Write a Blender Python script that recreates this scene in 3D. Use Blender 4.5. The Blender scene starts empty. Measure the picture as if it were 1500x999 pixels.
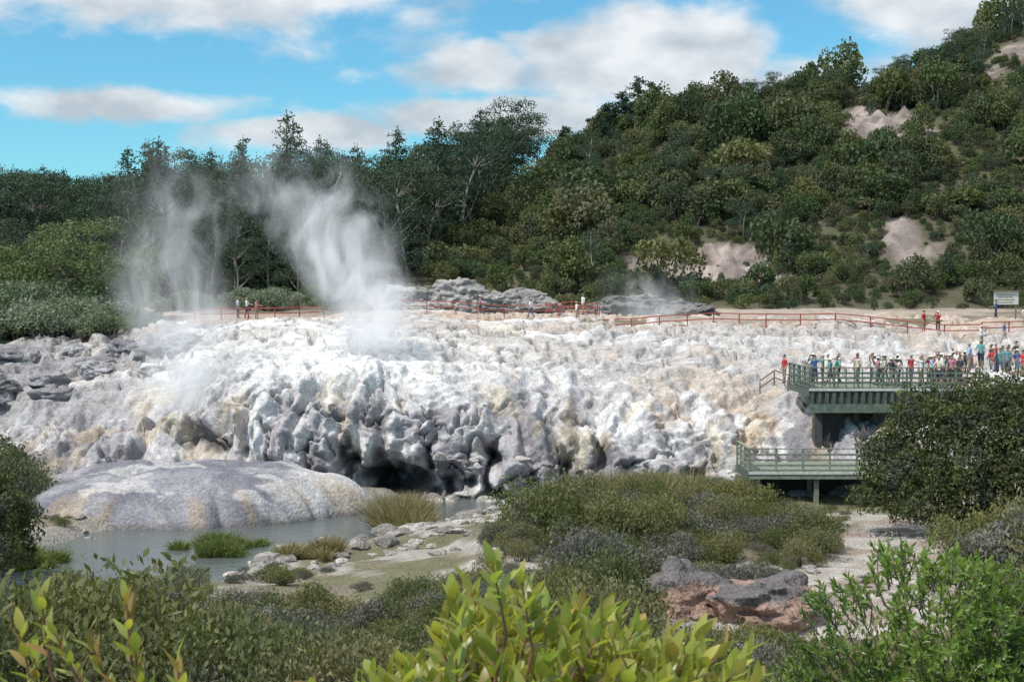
import bpy, math, random, bmesh
import numpy as np
from mathutils import Vector, Matrix
from mathutils.bvhtree import BVHTree
random.seed(7); RNG=np.random.default_rng(7)
SC=bpy.context.scene
def link(o): SC.collection.objects.link(o); return o
# ---------------------------------------------------------------- noise
def _h(ix,iy,iz,s):
    n=(ix.astype(np.int64)*374761393+iy.astype(np.int64)*668265263+iz.astype(np.int64)*2147483647+s*1274126177)&0xffffffff
    n=((n^(n>>13))*1274126177)&0xffffffff
    n=((n^(n>>16))*2246822519)&0xffffffff
    n=n^(n>>15)
    return (n&0xffffff)/float(0xffffff)
def vn(x,y,z=0.0,s=0):
    x=np.asarray(x,float); y=np.asarray(y,float)+x*0; z=np.asarray(z,float)+x*0
    fx,fy,fz=np.floor(x),np.floor(y),np.floor(z)
    tx,ty,tz=x-fx,y-fy,z-fz
    tx=tx*tx*(3-2*tx);ty=ty*ty*(3-2*ty);tz=tz*tz*(3-2*tz)
    ix,iy,iz=fx.astype(np.int64),fy.astype(np.int64),fz.astype(np.int64)
    r=0
    for a in (0,1):
        for b in (0,1):
            for c in (0,1):
                w=(tx if a else 1-tx)*(ty if b else 1-ty)*(tz if c else 1-tz)
                r=r+w*_h(ix+a,iy+b,iz+c,s)
    return r
def fbm(x,y,z=0.0,s=0,o=4,g=0.5):
    r=0;a=1;t=0;f=1
    for i in range(o):
        r=r+a*vn(np.asarray(x)*f+i*7.3,np.asarray(y)*f+i*3.1,np.asarray(z)*f+i*5.7,s+i); t+=a;a*=g;f*=2.03
    return r/t
def worley(x,y,z,s):
    fx,fy,fz=np.floor(x),np.floor(y),np.floor(z);ix,iy,iz=fx.astype(np.int64),fy.astype(np.int64),fz.astype(np.int64);best=np.full(np.shape(x),9.0)
    for a in(-1,0,1):
        for b in(-1,0,1):
            for c in(-1,0,1):
                jx,jy,jz=ix+a,iy+b,iz+c
                d=(x-fx-a-_h(jx,jy,jz,s))**2+(y-fy-b-_h(jx,jy,jz,s+1))**2+(z-fz-c-_h(jx,jy,jz,s+2))**2
                best=np.minimum(best,d)
    return np.sqrt(best)
def sst(v,a,b):
    t=np.clip((v-a)/(b-a),0,1); return t*t*(3-2*t)
def mix3(a,b,t): 
    t=np.asarray(t)[...,None]; return a*(1-t)+np.asarray(b)*t
# ---------------------------------------------------------------- mesh builder
class MB:
    def __init__(s): s.v=[];s.p={3:[],4:[]};s.m={3:[],4:[]};s.c=[];s.n=0
    def add(s,v,f,mat=0,col=(1,1,1)):
        v=np.asarray(v,float).reshape(-1,3);f=np.asarray(f,int)
        k=f.shape[1]
        s.p[k].append(f+s.n);s.m[k].append(np.full(len(f),mat))
        col=np.asarray(col,float)
        if col.ndim==1: col=np.tile(col,(len(v),1))
        s.v.append(v);s.c.append(col);s.n+=len(v)
    def mesh(s,name,mats,smooth=True):
        v=np.concatenate(s.v);c=np.concatenate(s.c)
        li=[];tot=[];mi=[]
        for k in (3,4):
            if s.p[k]:
                a=np.concatenate(s.p[k]);li.append(a.ravel());tot.append(np.full(len(a),k));mi.append(np.concatenate(s.m[k]))
        li=np.concatenate(li);tot=np.concatenate(tot);mi=np.concatenate(mi)
        me=bpy.data.meshes.new(name)
        me.vertices.add(len(v));me.vertices.foreach_set('co',v.ravel())
        me.loops.add(len(li));me.loops.foreach_set('vertex_index',li.astype(np.int32))
        me.polygons.add(len(tot))
        st=np.concatenate([[0],np.cumsum(tot)[:-1]])
        me.polygons.foreach_set('loop_start',st.astype(np.int32))
        me.polygons.foreach_set('material_index',mi.astype(np.int32))
        me.polygons.foreach_set('use_smooth',np.full(len(tot),smooth))
        ca=me.color_attributes.new('Col','FLOAT_COLOR','POINT')
        ca.data.foreach_set('color',np.concatenate([c,np.ones((len(c),1))],1).ravel())
        me.update(calc_edges=True);me.validate()
        for m in mats: me.materials.append(m)
        return me
    def obj(s,name,mats,smooth=True,lk=True):
        o=bpy.data.objects.new(name,s.mesh(name,mats,smooth))
        if lk: link(o)
        return o
def grid_faces(nr,nc):
    i=np.arange(nr*nc).reshape(nr,nc)
    return np.stack([i[:-1,:-1],i[:-1,1:],i[1:,1:],i[1:,:-1]],-1).reshape(-1,4)
def tube(mb,pts,rad,n=6,mat=0,col=(1,1,1)):
    pts=np.asarray(pts,float);k=len(pts);vs=[]
    for i in range(k):
        d=pts[min(i+1,k-1)]-pts[max(i-1,0)];d/=np.linalg.norm(d)+1e-9
        a=np.cross(d,[0.3,1,0.1]);a/=np.linalg.norm(a)+1e-9;b=np.cross(d,a)
        t=np.arange(n)/n*2*math.pi
        vs.append(pts[i]+rad[i]*(np.cos(t)[:,None]*a+np.sin(t)[:,None]*b))
    f=[]
    for i in range(k-1):
        for j in range(n): f.append([i*n+j,i*n+(j+1)%n,(i+1)*n+(j+1)%n,(i+1)*n+j])
    mb.add(np.concatenate(vs),f,mat,col)
def beam(mb,p,q,w,h,mat=0,col=(1,1,1)):
    p=Vector(p);q=Vector(q);d=(q-p).normalized()
    up=Vector((0,0,1)) if abs(d.z)<.95 else Vector((0,1,0))
    s=d.cross(up).normalized();u=s.cross(d).normalized()
    vs=[]
    for e in (p,q):
        for a,b in((-1,-1),(1,-1),(1,1),(-1,1)): vs.append(e+s*(a*w/2)+u*(b*h/2))
    mb.add([tuple(v) for v in vs],[[0,1,2,3],[7,6,5,4],[0,4,5,1],[1,5,6,2],[2,6,7,3],[3,7,4,0]],mat,col)
def unit(a): return a/(np.linalg.norm(a,axis=-1,keepdims=True)+1e-9)
def leaves(mb,c,nrm,L,W,mat=0,tone=None,up=0.3):
    n=len(c);r=unit(RNG.normal(size=(n,3)))
    d=unit(np.cross(nrm,r)+np.array([0,0,up])+nrm*0.25)
    w=unit(np.cross(d,nrm+0.4*r))
    L=np.broadcast_to(L,(n,))[:,None]*RNG.uniform(.7,1.3,(n,1));W=np.broadcast_to(W,(n,))[:,None]*RNG.uniform(.7,1.3,(n,1))
    v=np.stack([c-d*L*.5,c+w*W*.5,c+d*L*.5,c-w*W*.5],1)
    if tone is None: tone=RNG.uniform(.7,1.25,n)
    col=np.repeat(tone,4)[:,None]*np.ones((1,3))
    mb.add(v.reshape(-1,3),np.arange(n*4).reshape(n,4),mat,col)
def cloud(mb,lobes,n,L,W,mat=0,inner=.25,up=.3,lump=.25,seed=0,nr=.6):
    lobes=[(np.array(c,float),np.array(r if hasattr(r,'__len__') else (r,r,r),float)) for c,r in lobes]
    w=np.array([(r[0]*r[1]+r[0]*r[2]) for c,r in lobes]);w/=w.sum()
    k=RNG.choice(len(lobes),n,p=w)
    C=np.array([c for c,r in lobes])[k];R=np.array([r for c,r in lobes])[k]
    d=unit(RNG.normal(size=(n,3)));d[:,2]=np.where(d[:,2]<-.3,-d[:,2]*.6,d[:,2]);d=unit(d)
    lm=fbm(d[:,0]*2.6+k*3.7,d[:,1]*2.6,d[:,2]*2.6,seed,3)
    rr=(1+lump*(lm-.5)*3)*np.where(RNG.random(n)<inner,RNG.uniform(.45,.85,n),RNG.uniform(.86,1.06,n))
    p=C+d*R*rr[:,None]
    keep=np.ones(n,bool)
    for j,(c,r) in enumerate(lobes):
        q=np.linalg.norm((p-c)/r,axis=1);keep&=~((q<.6)&(k!=j))
    p=p[keep];d=d[keep]
    tone=RNG.uniform(.7,1.2,len(p))*(.7+.6*lm[keep])
    leaves(mb,p,unit(d+nr*RNG.normal(size=d.shape)),L,W,mat,tone,up)
# ---------------------------------------------------------------- materials
def newmat(name):
    m=bpy.data.materials.new(name);m.use_nodes=True;nt=m.node_tree
    return m,nt,nt.nodes['Principled BSDF'],nt.nodes['Material Output']
def simple(name,col,rough=.7,var=.15,scale=6,bump=.0,metal=0):
    m,nt,b,o=newmat(name)
    tc=nt.nodes.new('ShaderNodeTexCoord');nz=nt.nodes.new('ShaderNodeTexNoise');nz.inputs['Scale'].default_value=scale;nz.inputs['Detail'].default_value=3
    nt.links.new(tc.outputs['Object'],nz.inputs['Vector'])
    r=nt.nodes.new('ShaderNodeMapRange');r.inputs['From Min'].default_value=.3;r.inputs['From Max'].default_value=.7
    r.inputs['To Min'].default_value=1-var;r.inputs['To Max'].default_value=1+var
    nt.links.new(nz.outputs['Fac'],r.inputs['Value'])
    mx=nt.nodes.new('ShaderNodeVectorMath');mx.operation='SCALE';mx.inputs[0].default_value=col
    nt.links.new(r.outputs[0],mx.inputs['Scale']);nt.links.new(mx.outputs[0],b.inputs['Base Color'])
    b.inputs['Roughness'].default_value=rough;b.inputs['Metallic'].default_value=metal
    return m
def foliage(name,cols,trans=.25,rough=.6,objrand=True,spec=.3):
    m,nt,b,o=newmat(name)
    oi=nt.nodes.new('ShaderNodeObjectInfo');cr=nt.nodes.new('ShaderNodeValToRGB')
    el=cr.color_ramp.elements
    while len(el)<len(cols): el.new(.5)
    for i,c in enumerate(cols):
        el[i].position=i/max(1,len(cols)-1);el[i].color=(*c,1)
    if objrand: nt.links.new(oi.outputs['Random'],cr.inputs[0])
    else:
        tc=nt.nodes.new('ShaderNodeTexCoord');nz=nt.nodes.new('ShaderNodeTexNoise');nz.inputs['Scale'].default_value=.9;nz.inputs['Detail'].default_value=2
        nt.links.new(tc.outputs['Object'],nz.inputs['Vector'])
        r=nt.nodes.new('ShaderNodeMapRange');r.inputs['From Min'].default_value=.3;r.inputs['From Max'].default_value=.7
        nt.links.new(nz.outputs['Fac'],r.inputs[0]);nt.links.new(r.outputs[0],cr.inputs[0])
    at=nt.nodes.new('ShaderNodeAttribute');at.attribute_name='Col'
    mu=nt.nodes.new('ShaderNodeVectorMath');mu.operation='MULTIPLY'
    nt.links.new(cr.outputs[0],mu.inputs[0]);nt.links.new(at.outputs['Color'],mu.inputs[1])
    nt.links.new(mu.outputs[0],b.inputs['Base Color']);b.inputs['Roughness'].default_value=rough
    b.inputs['Specular IOR Level'].default_value=spec
    t=nt.nodes.new('ShaderNodeBsdfTranslucent');t2=nt.nodes.new('ShaderNodeVectorMath');t2.operation='MULTIPLY';t2.inputs[1].default_value=(1.25,1.35,.6)
    nt.links.new(mu.outputs[0],t2.inputs[0]);nt.links.new(t2.outputs[0],t.inputs['Color'])
    mx=nt.nodes.new('ShaderNodeMixShader');mx.inputs[0].default_value=trans
    nt.links.new(b.outputs[0],mx.inputs[1]);nt.links.new(t.outputs[0],mx.inputs[2]);nt.links.new(mx.outputs[0],o.inputs['Surface'])
    return m
def attrmat(name,scale=1.2,var=.25,bump=.5,rough=.85,dist=.15,fine=9):
    m,nt,b,o=newmat(name)
    tc=nt.nodes.new('ShaderNodeTexCoord')
    n1=nt.nodes.new('ShaderNodeTexNoise');n1.inputs['Scale'].default_value=scale;n1.inputs['Detail'].default_value=6;n1.inputs['Roughness'].default_value=.68
    n2=nt.nodes.new('ShaderNodeTexNoise');n2.inputs['Scale'].default_value=fine;n2.inputs['Detail'].default_value=2
    for n in(n1,n2): nt.links.new(tc.outputs['Object'],n.inputs['Vector'])
    ad=nt.nodes.new('ShaderNodeMath');ad.operation='ADD';nt.links.new(n1.outputs['Fac'],ad.inputs[0]);nt.links.new(n2.outputs['Fac'],ad.inputs[1])
    r=nt.nodes.new('ShaderNodeMapRange');r.inputs['From Min'].default_value=.75;r.inputs['From Max'].default_value=1.25
    r.inputs['To Min'].default_value=1-var;r.inputs['To Max'].default_value=1+var*.5
    nt.links.new(ad.outputs[0],r.inputs[0])
    at=nt.nodes.new('ShaderNodeAttribute');at.attribute_name='Col'
    s=nt.nodes.new('ShaderNodeVectorMath');s.operation='SCALE'
    nt.links.new(at.outputs['Color'],s.inputs[0]);nt.links.new(r.outputs[0],s.inputs['Scale']);nt.links.new(s.outputs[0],b.inputs['Base Color'])
    bp=nt.nodes.new('ShaderNodeBump');bp.inputs['Strength'].default_value=bump;bp.inputs['Distance'].default_value=dist
    nt.links.new(ad.outputs[0],bp.inputs['Height']);nt.links.new(bp.outputs[0],b.inputs['Normal'])
    b.inputs['Roughness'].default_value=rough;b.inputs['Specular IOR Level'].default_value=.2
    return m
M_ground=attrmat('ground_soil',.8,.35,.6,.95,.2,7)
M_sinter=attrmat('sinter_stone',1.1,.36,.55,.9,.12,6)
M_rock=attrmat('rock',1.3,.4,.8,.9,.2,7)
M_hill=foliage('hill_scrub_leaves',[(.05,.08,.036),(.12,.14,.05),(.07,.11,.042),(.17,.17,.07),(.045,.072,.036),(.15,.145,.08),(.085,.115,.045),(.055,.09,.05)],.27)
M_for=foliage('forest_leaves',[(.042,.076,.048),(.066,.10,.054),(.048,.085,.06),(.095,.12,.065)],.22)
M_mid=foliage('manuka_leaves',[(.19,.19,.075),(.11,.14,.06),(.25,.225,.12),(.13,.155,.09),(.24,.225,.08),(.09,.12,.05)],.28)
M_mid2=foliage('grey_scrub_leaves',[(.17,.165,.135),(.22,.21,.18),(.13,.14,.11),(.16,.15,.14)],.2)
M_silver=foliage('silver_leaves',[(.22,.27,.18),(.11,.16,.065),(.30,.33,.28),(.15,.19,.09)],.2)
M_lt=foliage('leafy_tree_leaves',[(.10,.145,.055),(.16,.19,.085),(.125,.165,.06)],.22,objrand=False)
M_dark=foliage('dark_shrub_leaves',[(.05,.075,.028),(.105,.115,.035),(.065,.088,.04),(.085,.085,.065)],.2,objrand=False)
M_dry=foliage('dry_grass',[(.36,.30,.19),(.30,.26,.14)],.25)
M_reed=foliage('reed_leaves',[(.12,.18,.05),(.17,.21,.07)],.3)
M_bark=simple('bark',(.14,.12,.10),.9,.3,4)
M_pbark=simple('pale_bark',(.28,.25,.21),.85,.3,3)
# ---------------------------------------------------------------- ground
RIV=np.array([(60,84,2.6),(12,81.6,2.8),(3,80.2,4.0),(-4,77.6,6.2),(-10,73.2,6.4),(-15,67,6.4),(-18,59,5.4),(-20.5,50,4),(-28,40,3),(-48,30,3),(-90,22,3)],float)
def polydist(x,y,P):
    best=np.full(np.shape(x),1e9)
    for a,b in zip(P[:-1],P[1:]):
        dx,dy=b[0]-a[0],b[1]-a[1];t=np.clip(((x-a[0])*dx+(y-a[1])*dy)/(dx*dx+dy*dy),0,1)
        d=np.hypot(x-a[0]-t*dx,y-a[1]-t*dy)-(a[2]+t*(b[2]-a[2]));best=np.minimum(best,d)
    return best
def river_d(x,y): return polydist(x,y,RIV)+(fbm(x*.35,y*.35,0,3,3)-.5)*2.2
PATH=np.array([(27,74,2.2),(20,69,2.8),(16.8,62,2.6),(13.8,54,2.7),(11.6,47,2.3),(9.5,40,1.0)],float)
def path_d(x,y): return polydist(x,y,PATH)+(fbm(x*.4,y*.4,0,13,3)-.5)*3.0
RX=[-200,-60,-24,-12,0,12,18,30,42,60,70,76,82,90,140,300]
RZ=[20,16,15,20,28,36,39,42,45,47.5,50,52,55.5,58,61,60]
PATCH=[(55,221,7.5,10),(53,213,5.5,6),(60,215,4,7),(48.6,176,3.3,8.5),(24,169,9,7.5),(27,178,6,6),(17,176,4,6),(79,238,2.5,4),(86,243,3,4)]
def patch_m(x,y):
    m=np.zeros(np.shape(x));n=(fbm(x*.3,y*.3,0,21,3)-.5)*1.5
    for a,b,rx,ry in PATCH: m=np.maximum(m,1-sst(np.hypot((x-a)/rx,(y-b)/ry)+n,.7,1.1))
    return m
def ground_z(x,y):
    near=np.interp(y,[-60,0,4,10,20,30,40,55,70,82],[10.7,10.3,10.0,7.4,4.0,2.3,1.6,1.2,1.1,1.1])
    near=near-sst(-x,0,8)*.45*sst(y,28,42)
    near=near+(fbm(x*.12,y*.12,0,1,4)-.5)*1.3*sst(y,2,25)+(fbm(x*.9,y*.9,0,2,3)-.5)*.35
    rd=river_d(x,y);z=-1.1+(near+1.1)*sst(rd,-.9,1.5)
    inner=1-sst(np.abs(x),60,66)
    far=9.7+sst(y,118,150)*.8
    zr=np.interp(x,RX,RZ);t=np.clip((y-148)/102,0,None)
    shp=np.where(t<1,t-.06*np.sin(t*math.pi*2),np.maximum(.3,1-.15*(t-1)))
    pm_=patch_m(x,y)
    far=far+(zr-10.5)*shp+(fbm(x*.035,y*.035,0,5,4)-.5)*7*sst(t,0,.3)*sst(x,-30,20)+(fbm(x*.3,y*.3,0,6,3)-.5)*.6
    far=far+pm_*((fbm(x*.8,y*.35,0,8,5)-.5)*4.2)
    st=sst(y,112,120)*inner+sst(y,80,86)*(1-inner)
    low=np.where(y>84,-1.2,z);low=low*inner+z*(1-inner)
    z=np.where(y>82,low*(1-st)+far*st,z)
    return z
xs=np.concatenate([np.arange(0,34,.4),np.arange(34,70,.8),np.arange(70,170,2.5),np.geomspace(170,3500,26)]);xs=np.unique(np.concatenate([-xs,xs]))
ys=np.concatenate([np.arange(-60,0,5),np.arange(0,86,.4),np.arange(86,130,1.5),np.arange(130,270,.8),np.geomspace(270,4500,34)])
X,Y=np.meshgrid(xs,ys);Z=ground_z(X,Y)
soil=np.array([.22,.185,.14]);pale=np.array([.46,.43,.39]);grass=np.array([.15,.155,.08])
c=np.broadcast_to(soil,X.shape+(3,)).copy()
c=mix3(c,grass,sst(fbm(X*.25,Y*.25,0,31,3),.4,.6)*.7)
c=mix3(c,np.array([.40,.37,.33]),sst(fbm(X*.3,Y*.3,0,32,4),.54,.62)*sst(Y,35,50)*(1-sst(Y,84,86)))
pd=path_d(X,Y);c=mix3(c,mix3(np.broadcast_to(pale,X.shape+(3,)),np.array([.34,.27,.23]),sst(fbm(X*.5,Y*.8,0,34,4),.48,.62)),1-sst(pd,-.5,.8))
rd=river_d(X,Y);c=mix3(c,np.array([.40,.37,.33])*1,(1-sst(rd,.6,2.0+2*fbm(X*.3,Y*.3,0,33,2)))*sst(Y,52,60)*.8)
c=mix3(c,np.array([.14,.13,.10]),1-sst(rd,-.6,.3))
plat=sst(Y,86,96)*(1-sst(Y,138,150));c=mix3(c,np.array([.44,.36,.30]),plat*sst(fbm(X*.08,Y*.08,0,35,3),.35,.55))
hill=sst(Y,142,152);c=mix3(c,np.array([.11,.105,.065]),hill)
pn_=fbm(X*.5,Y*.35,0,37,5)[...,None]
c=mix3(c,np.array([.33,.275,.25])*(.1+1.7*pn_),patch_m(X,Y)*hill)
c=mix3(c,np.array([.05,.08,.04]),sst(Y,262,300))
mb=MB();mb.add(np.stack([X,Y,Z],-1).reshape(-1,3),grid_faces(len(ys),len(xs)),0,np.clip(c,0,.9).reshape(-1,3))
ground=mb.obj('ground',[M_ground]);gv=np.stack([X,Y,Z],-1).reshape(-1,3);gf=grid_faces(len(ys),len(xs))
# ---------------------------------------------------------------- terrace
KX=[-80,-40,-31,-25,-21,-17.5,-14.5,-11,-8,-4,0,4,8.3,12,16,18.5,20,24,27,31,40,80]
a_=[(80,-.9),(82,1.0),(85,2.2),(90,2.6),(95,4.4),(99,7.0),(104,8.2),(114,9.2)]
b_=[(78,-.9),(79.4,2.6),(81,5.0),(83,6.4),(88.5,6.6),(95,7.1),(105,8.6),(114,9.5)]
d_=[(78.4,-.9),(79.2,1.9),(81,3.2),(84,3.9),(88.2,5.4),(90,6.5),(105,8.6),(114,9.5)]
PR=[a_,a_,
[(80,-.9),(82,1.2),(85,2.4),(90,2.7),(94,4.2),(98,6.4),(103,8.0),(114,9.2)],
[(80,-.9),(82,1.4),(85,2.7),(88,3.4),(92,5.4),(96,7.2),(103,8.4),(114,9.4)],
[(80,-.9),(82,1.5),(84,2.8),(87,4.0),(89.5,6.3),(93,8.0),(102,9.0),(114,9.7)],
[(81,-.9),(82.3,1.6),(84,2.9),(85.6,4.6),(88.5,7.0),(93,8.3),(102,9.2),(114,9.8)],
[(81,-.9),(82,2.0),(83.6,3.8),(85.5,5.6),(88.8,7.6),(93,8.5),(102,9.4),(114,9.9)],
[(82.4,-.9),(82.9,1.8),(83.8,3.8),(85.4,5.7),(88.6,7.6),(93,8.6),(102,9.5),(114,9.9)],
[(84,-.9),(84,1.6),(84.4,3.6),(86,5.6),(88.8,7.4),(93,8.4),(102,9.4),(114,9.9)],
[(82.8,-.9),(83.3,1.3),(84.2,3.1),(86.0,5.0),(89.2,7.0),(93.5,8.1),(102,9.3),(114,9.9)],
[(82.8,-.9),(83.5,1.2),(84.7,2.9),(86.8,4.7),(90,6.6),(95,7.9),(103,9.2),(114,9.9)],
[(83.0,-.9),(83.8,1.2),(85.1,2.8),(87.4,4.6),(90.6,6.3),(96,7.7),(104,9.1),(114,9.9)],
[(83.2,-.9),(84,1.2),(85.4,2.8),(87.8,4.6),(91,6.2),(97,7.7),(105,9.0),(114,9.8)],
[(83.4,-.9),(84.2,1.2),(85.6,2.7),(88,4.5),(91.2,6.1),(97,7.6),(105,8.9),(114,9.7)],
[(83.4,-.9),(84.2,1.2),(85.6,2.7),(87.8,4.4),(91,6.0),(97,7.5),(105,8.8),(114,9.6)],
[(80.5,-.9),(81.2,1.6),(83,3.0),(85.6,4.0),(88.8,6.0),(95,7.3),(105,8.7),(114,9.5)],
d_,[(78.2,-.9),(79.2,2.1),(81,3.6),(84,4.4),(88.2,5.8),(90,6.5),(105,8.6),(114,9.5)],b_,b_,b_,b_]
PR=[p+[(126,p[-1][1]+.25),(134,8.4)] for p in PR];PR=np.array(PR)
tx=np.unique(np.concatenate([-np.geomspace(38,80,30),np.arange(-38,38,.115),np.geomspace(38,80,30)]))
cnt=[32,34,36,40,48,56,54,40,10];tv=np.concatenate([i+np.arange(n)/n for i,n in enumerate(cnt)]+[[9.0]])
def herm(P,t,ax):
    i=np.clip(np.floor(t).astype(int),0,P.shape[ax]-2);f=t-i
    g=lambda k:np.take(P,np.clip(k,0,P.shape[ax]-1),axis=ax)
    sh=[1]*P.ndim;sh[ax]=len(t);f=f.reshape(sh)
    p0,p1,p2,p3=g(i-1),g(i),g(i+1),g(i+2);m1=(p2-p0)*.35;m2=(p3-p1)*.35
    return (2*f**3-3*f**2+1)*p1+(f**3-2*f**2+f)*m1+(-2*f**3+3*f**2)*p2+(f**3-f**2)*m2
ku=np.interp(tx,KX,np.arange(len(KX)))
S=herm(herm(PR,ku,0),tv,1)
S=np.transpose(S,(1,0,2));TX=np.broadcast_to(tx,S.shape[:2]).copy();TY=S[...,0].copy();TZ=S[...,1].copy();TV=np.broadcast_to(tv[:,None],TX.shape)
dvy=np.gradient(TY,axis=0);dvz=np.gradient(TZ,axis=0);l=np.hypot(dvy,dvz)+1e-6
NY=-dvz/l;NZ=dvy/l
wx=TX+(fbm(TX*.3,TZ*.3,TY*.3,40,3)-.5)*3.0;wz=TZ+(fbm(TX*.4,TZ*.4,TY*.4,39,3)-.5)*2.0;wy=TY+(fbm(TX*.35,TZ*.35,TY*.35,38,2)-.5)*1.5
face=1-sst(TV,3.6,5.0);flat=sst(TV,3.6,5.2);edge=1-sst(TV,8.0,8.6);leftg=1-sst(TX,-27,-20)
big=fbm(wx*.16,TZ*.22,TY*.2,41,3)
w1=1-np.clip(worley(wx*.34,wz*.40,wy*.34,142),0,1)**2
w2=1-np.clip(worley(wx*.95,wz*.8,wy*.8,152),0,1)**2
w3=1-np.clip(worley(wx*2.2,wz*1.7,wy*1.9,162),0,1)**2
lowf=1-sst(TV,2.2,4.2)
fl=fbm(wx*1.2,TZ*.16+TY*.08,0,43,4)
flr=1-np.abs(2*fbm(wx*1.9,TZ*.2,TY*.1,54,3)-1)*1.7
rough_m=sst(fbm(TX*.22,TZ*.2,TY*.2,55,3),.36,.60)
fine=fbm(TX*2.0,TZ*2.0,TY*1.8,45,5)
drap=sst(fbm(TX*.16,TZ*.08,0,53,2),.34,.54)*(1-sst(TX,6,13))
lay=wz*1.3+fbm(TX*.3,TY*.3,TZ*.3,56,4)*5;layf=lay-np.floor(lay);ledge=sst(layf,0,.7)-layf**8
fis=sst(1-np.abs(2*fbm(wx*.55,wz*.35,wy*.3,59,4)-1),.93,.995)
D=face*((big-.5)*3.2+(w1-.6)*1.2+(w2-.6)*.48*rough_m+(w3-.6)*.17*rough_m+((fl-.5)*2.0+(flr-.4)*.28)*drap*(.45+.8*lowf)+(fine-.5)*.68+ledge*.25*(1-drap)-fis*.55*(.35+.65*lowf))
cr=1-np.abs(2*fbm(TX*.30+TY*.12,TY*.25,0,46,4)-1);cr2=1-np.abs(2*fbm(TX*.6,TY*.35,0,47,5)-1)
D+=flat*edge*((fbm(TX*.12,TY*.10,0,48,3)-.5)*1.6+sst(cr,.88,.99)*-.45+sst(cr2,.90,.99)*-.25+(w1-.6)*.28+(fine-.5)*.25)
D+=flat*edge*leftg*(fbm(TX*.6,TY*.5,0,49,4)-.5)*1.8
rgt=sst(TX,2,8)*sst(TV,3.0,4.2)*edge
rl=np.abs(2*fbm((TX+TY*.7)*.26,(TY-TX*.4)*.6,0,50,3)-1)
D+=rgt*(rl*1.3-.4)
D*=sst(TV,0,.3)*.8+.2
TYd=TY+NY*D;TZd=TZ+NZ*D
so_=(fbm(TX*.22,TY*.22,0,51,4)-.5)*4.0;q=TZd*1.35+so_;qf=q-np.floor(q);stepz=(np.floor(q)+sst(qf,.6,.97))/1.35-so_/1.35
sm=sst(TV,3.6,4.6)*(1-sst(TV,7.5,8))*.68
TZd=TZd*(1-sm)+stepz*sm
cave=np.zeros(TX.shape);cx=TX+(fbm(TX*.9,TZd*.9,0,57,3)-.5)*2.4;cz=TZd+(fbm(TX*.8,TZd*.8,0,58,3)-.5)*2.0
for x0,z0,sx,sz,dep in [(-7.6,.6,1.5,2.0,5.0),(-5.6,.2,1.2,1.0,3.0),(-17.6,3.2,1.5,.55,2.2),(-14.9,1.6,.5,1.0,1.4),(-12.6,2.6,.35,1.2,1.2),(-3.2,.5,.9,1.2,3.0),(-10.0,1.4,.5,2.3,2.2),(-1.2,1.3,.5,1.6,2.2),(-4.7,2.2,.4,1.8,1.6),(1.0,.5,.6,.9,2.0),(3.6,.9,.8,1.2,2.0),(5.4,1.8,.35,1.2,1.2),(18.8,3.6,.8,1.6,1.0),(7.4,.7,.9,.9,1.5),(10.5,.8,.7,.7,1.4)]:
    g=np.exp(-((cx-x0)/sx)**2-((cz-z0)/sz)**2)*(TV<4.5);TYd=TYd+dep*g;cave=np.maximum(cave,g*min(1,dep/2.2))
c=np.broadcast_to(np.array([.72,.705,.69]),TX.shape+(3,)).copy()
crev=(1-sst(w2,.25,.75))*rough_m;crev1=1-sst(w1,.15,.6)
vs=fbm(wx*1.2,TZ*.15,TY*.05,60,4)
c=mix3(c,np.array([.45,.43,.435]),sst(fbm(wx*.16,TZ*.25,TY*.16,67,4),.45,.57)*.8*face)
c=mix3(c,np.array([.42,.395,.395]),np.clip(crev*.5+crev1*.6,0,1)*face*.8)  # crevices between lumps darkened by colour: cavity shade painted in for contrast
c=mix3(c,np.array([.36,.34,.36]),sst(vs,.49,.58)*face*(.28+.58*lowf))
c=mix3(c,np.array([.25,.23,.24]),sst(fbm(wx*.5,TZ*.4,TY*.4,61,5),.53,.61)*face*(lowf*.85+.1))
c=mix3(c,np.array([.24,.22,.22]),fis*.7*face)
c=mix3(c,np.array([.62,.51,.34]),sst(fbm(TX*.55,TZ*.35,TY*.4,62,5),.56,.67)*.45)
c=mix3(c,np.array([.48,.36,.24]),sst(fbm(wx*.8,TZ*.25,TY*.3,68,5),.62,.70)*.5*face)
c=mix3(c,np.array([.47,.435,.41]),sst(fbm(TX*.16,TY*.4,0,63,5),.43,.55)*flat*.85)
c=mix3(c,np.array([.27,.25,.24]),np.clip(sst(cr2,.88,.97)+sst(cr,.88,.96),0,1)*flat*.75)
c=mix3(c,np.array([.30,.275,.265]),sst(.2-rl,0,.16)*rgt*.75)
c=mix3(c,np.array([.52,.38,.24]),sst(fbm((TX+TY*.6)*.5,(TY-TX*.3)*.16,0,64,4),.57,.66)*sst(TX,3,8)*sst(TV,1.5,3)*.6)
c=mix3(c,np.array([.50,.47,.46]),rgt*.45)
dl=leftg*sst(TV,3.0,4.0)*sst(fbm(TX*.25,TY*.3,0,65,4),.34,.48);c=mix3(c,np.array([.31,.295,.30])*1,dl*.85)
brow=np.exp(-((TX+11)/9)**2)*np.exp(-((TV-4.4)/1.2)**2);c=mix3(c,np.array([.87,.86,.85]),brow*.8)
c=mix3(c,np.array([.48,.36,.27]),sst(TV,6.2,7.2)*sst(fbm(TX*.1,TY*.2,0,66,3),.42,.55)*.75)
c=mix3(c,np.array([.12,.105,.10]),sst(cave,.35,.85)*.88)  # cave hollows coloured dark: painted gloom together with wet stain
wet=1-sst(TZd,.05,.6);c=mix3(c,np.array([.17,.14,.12]),wet*.8)
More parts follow.
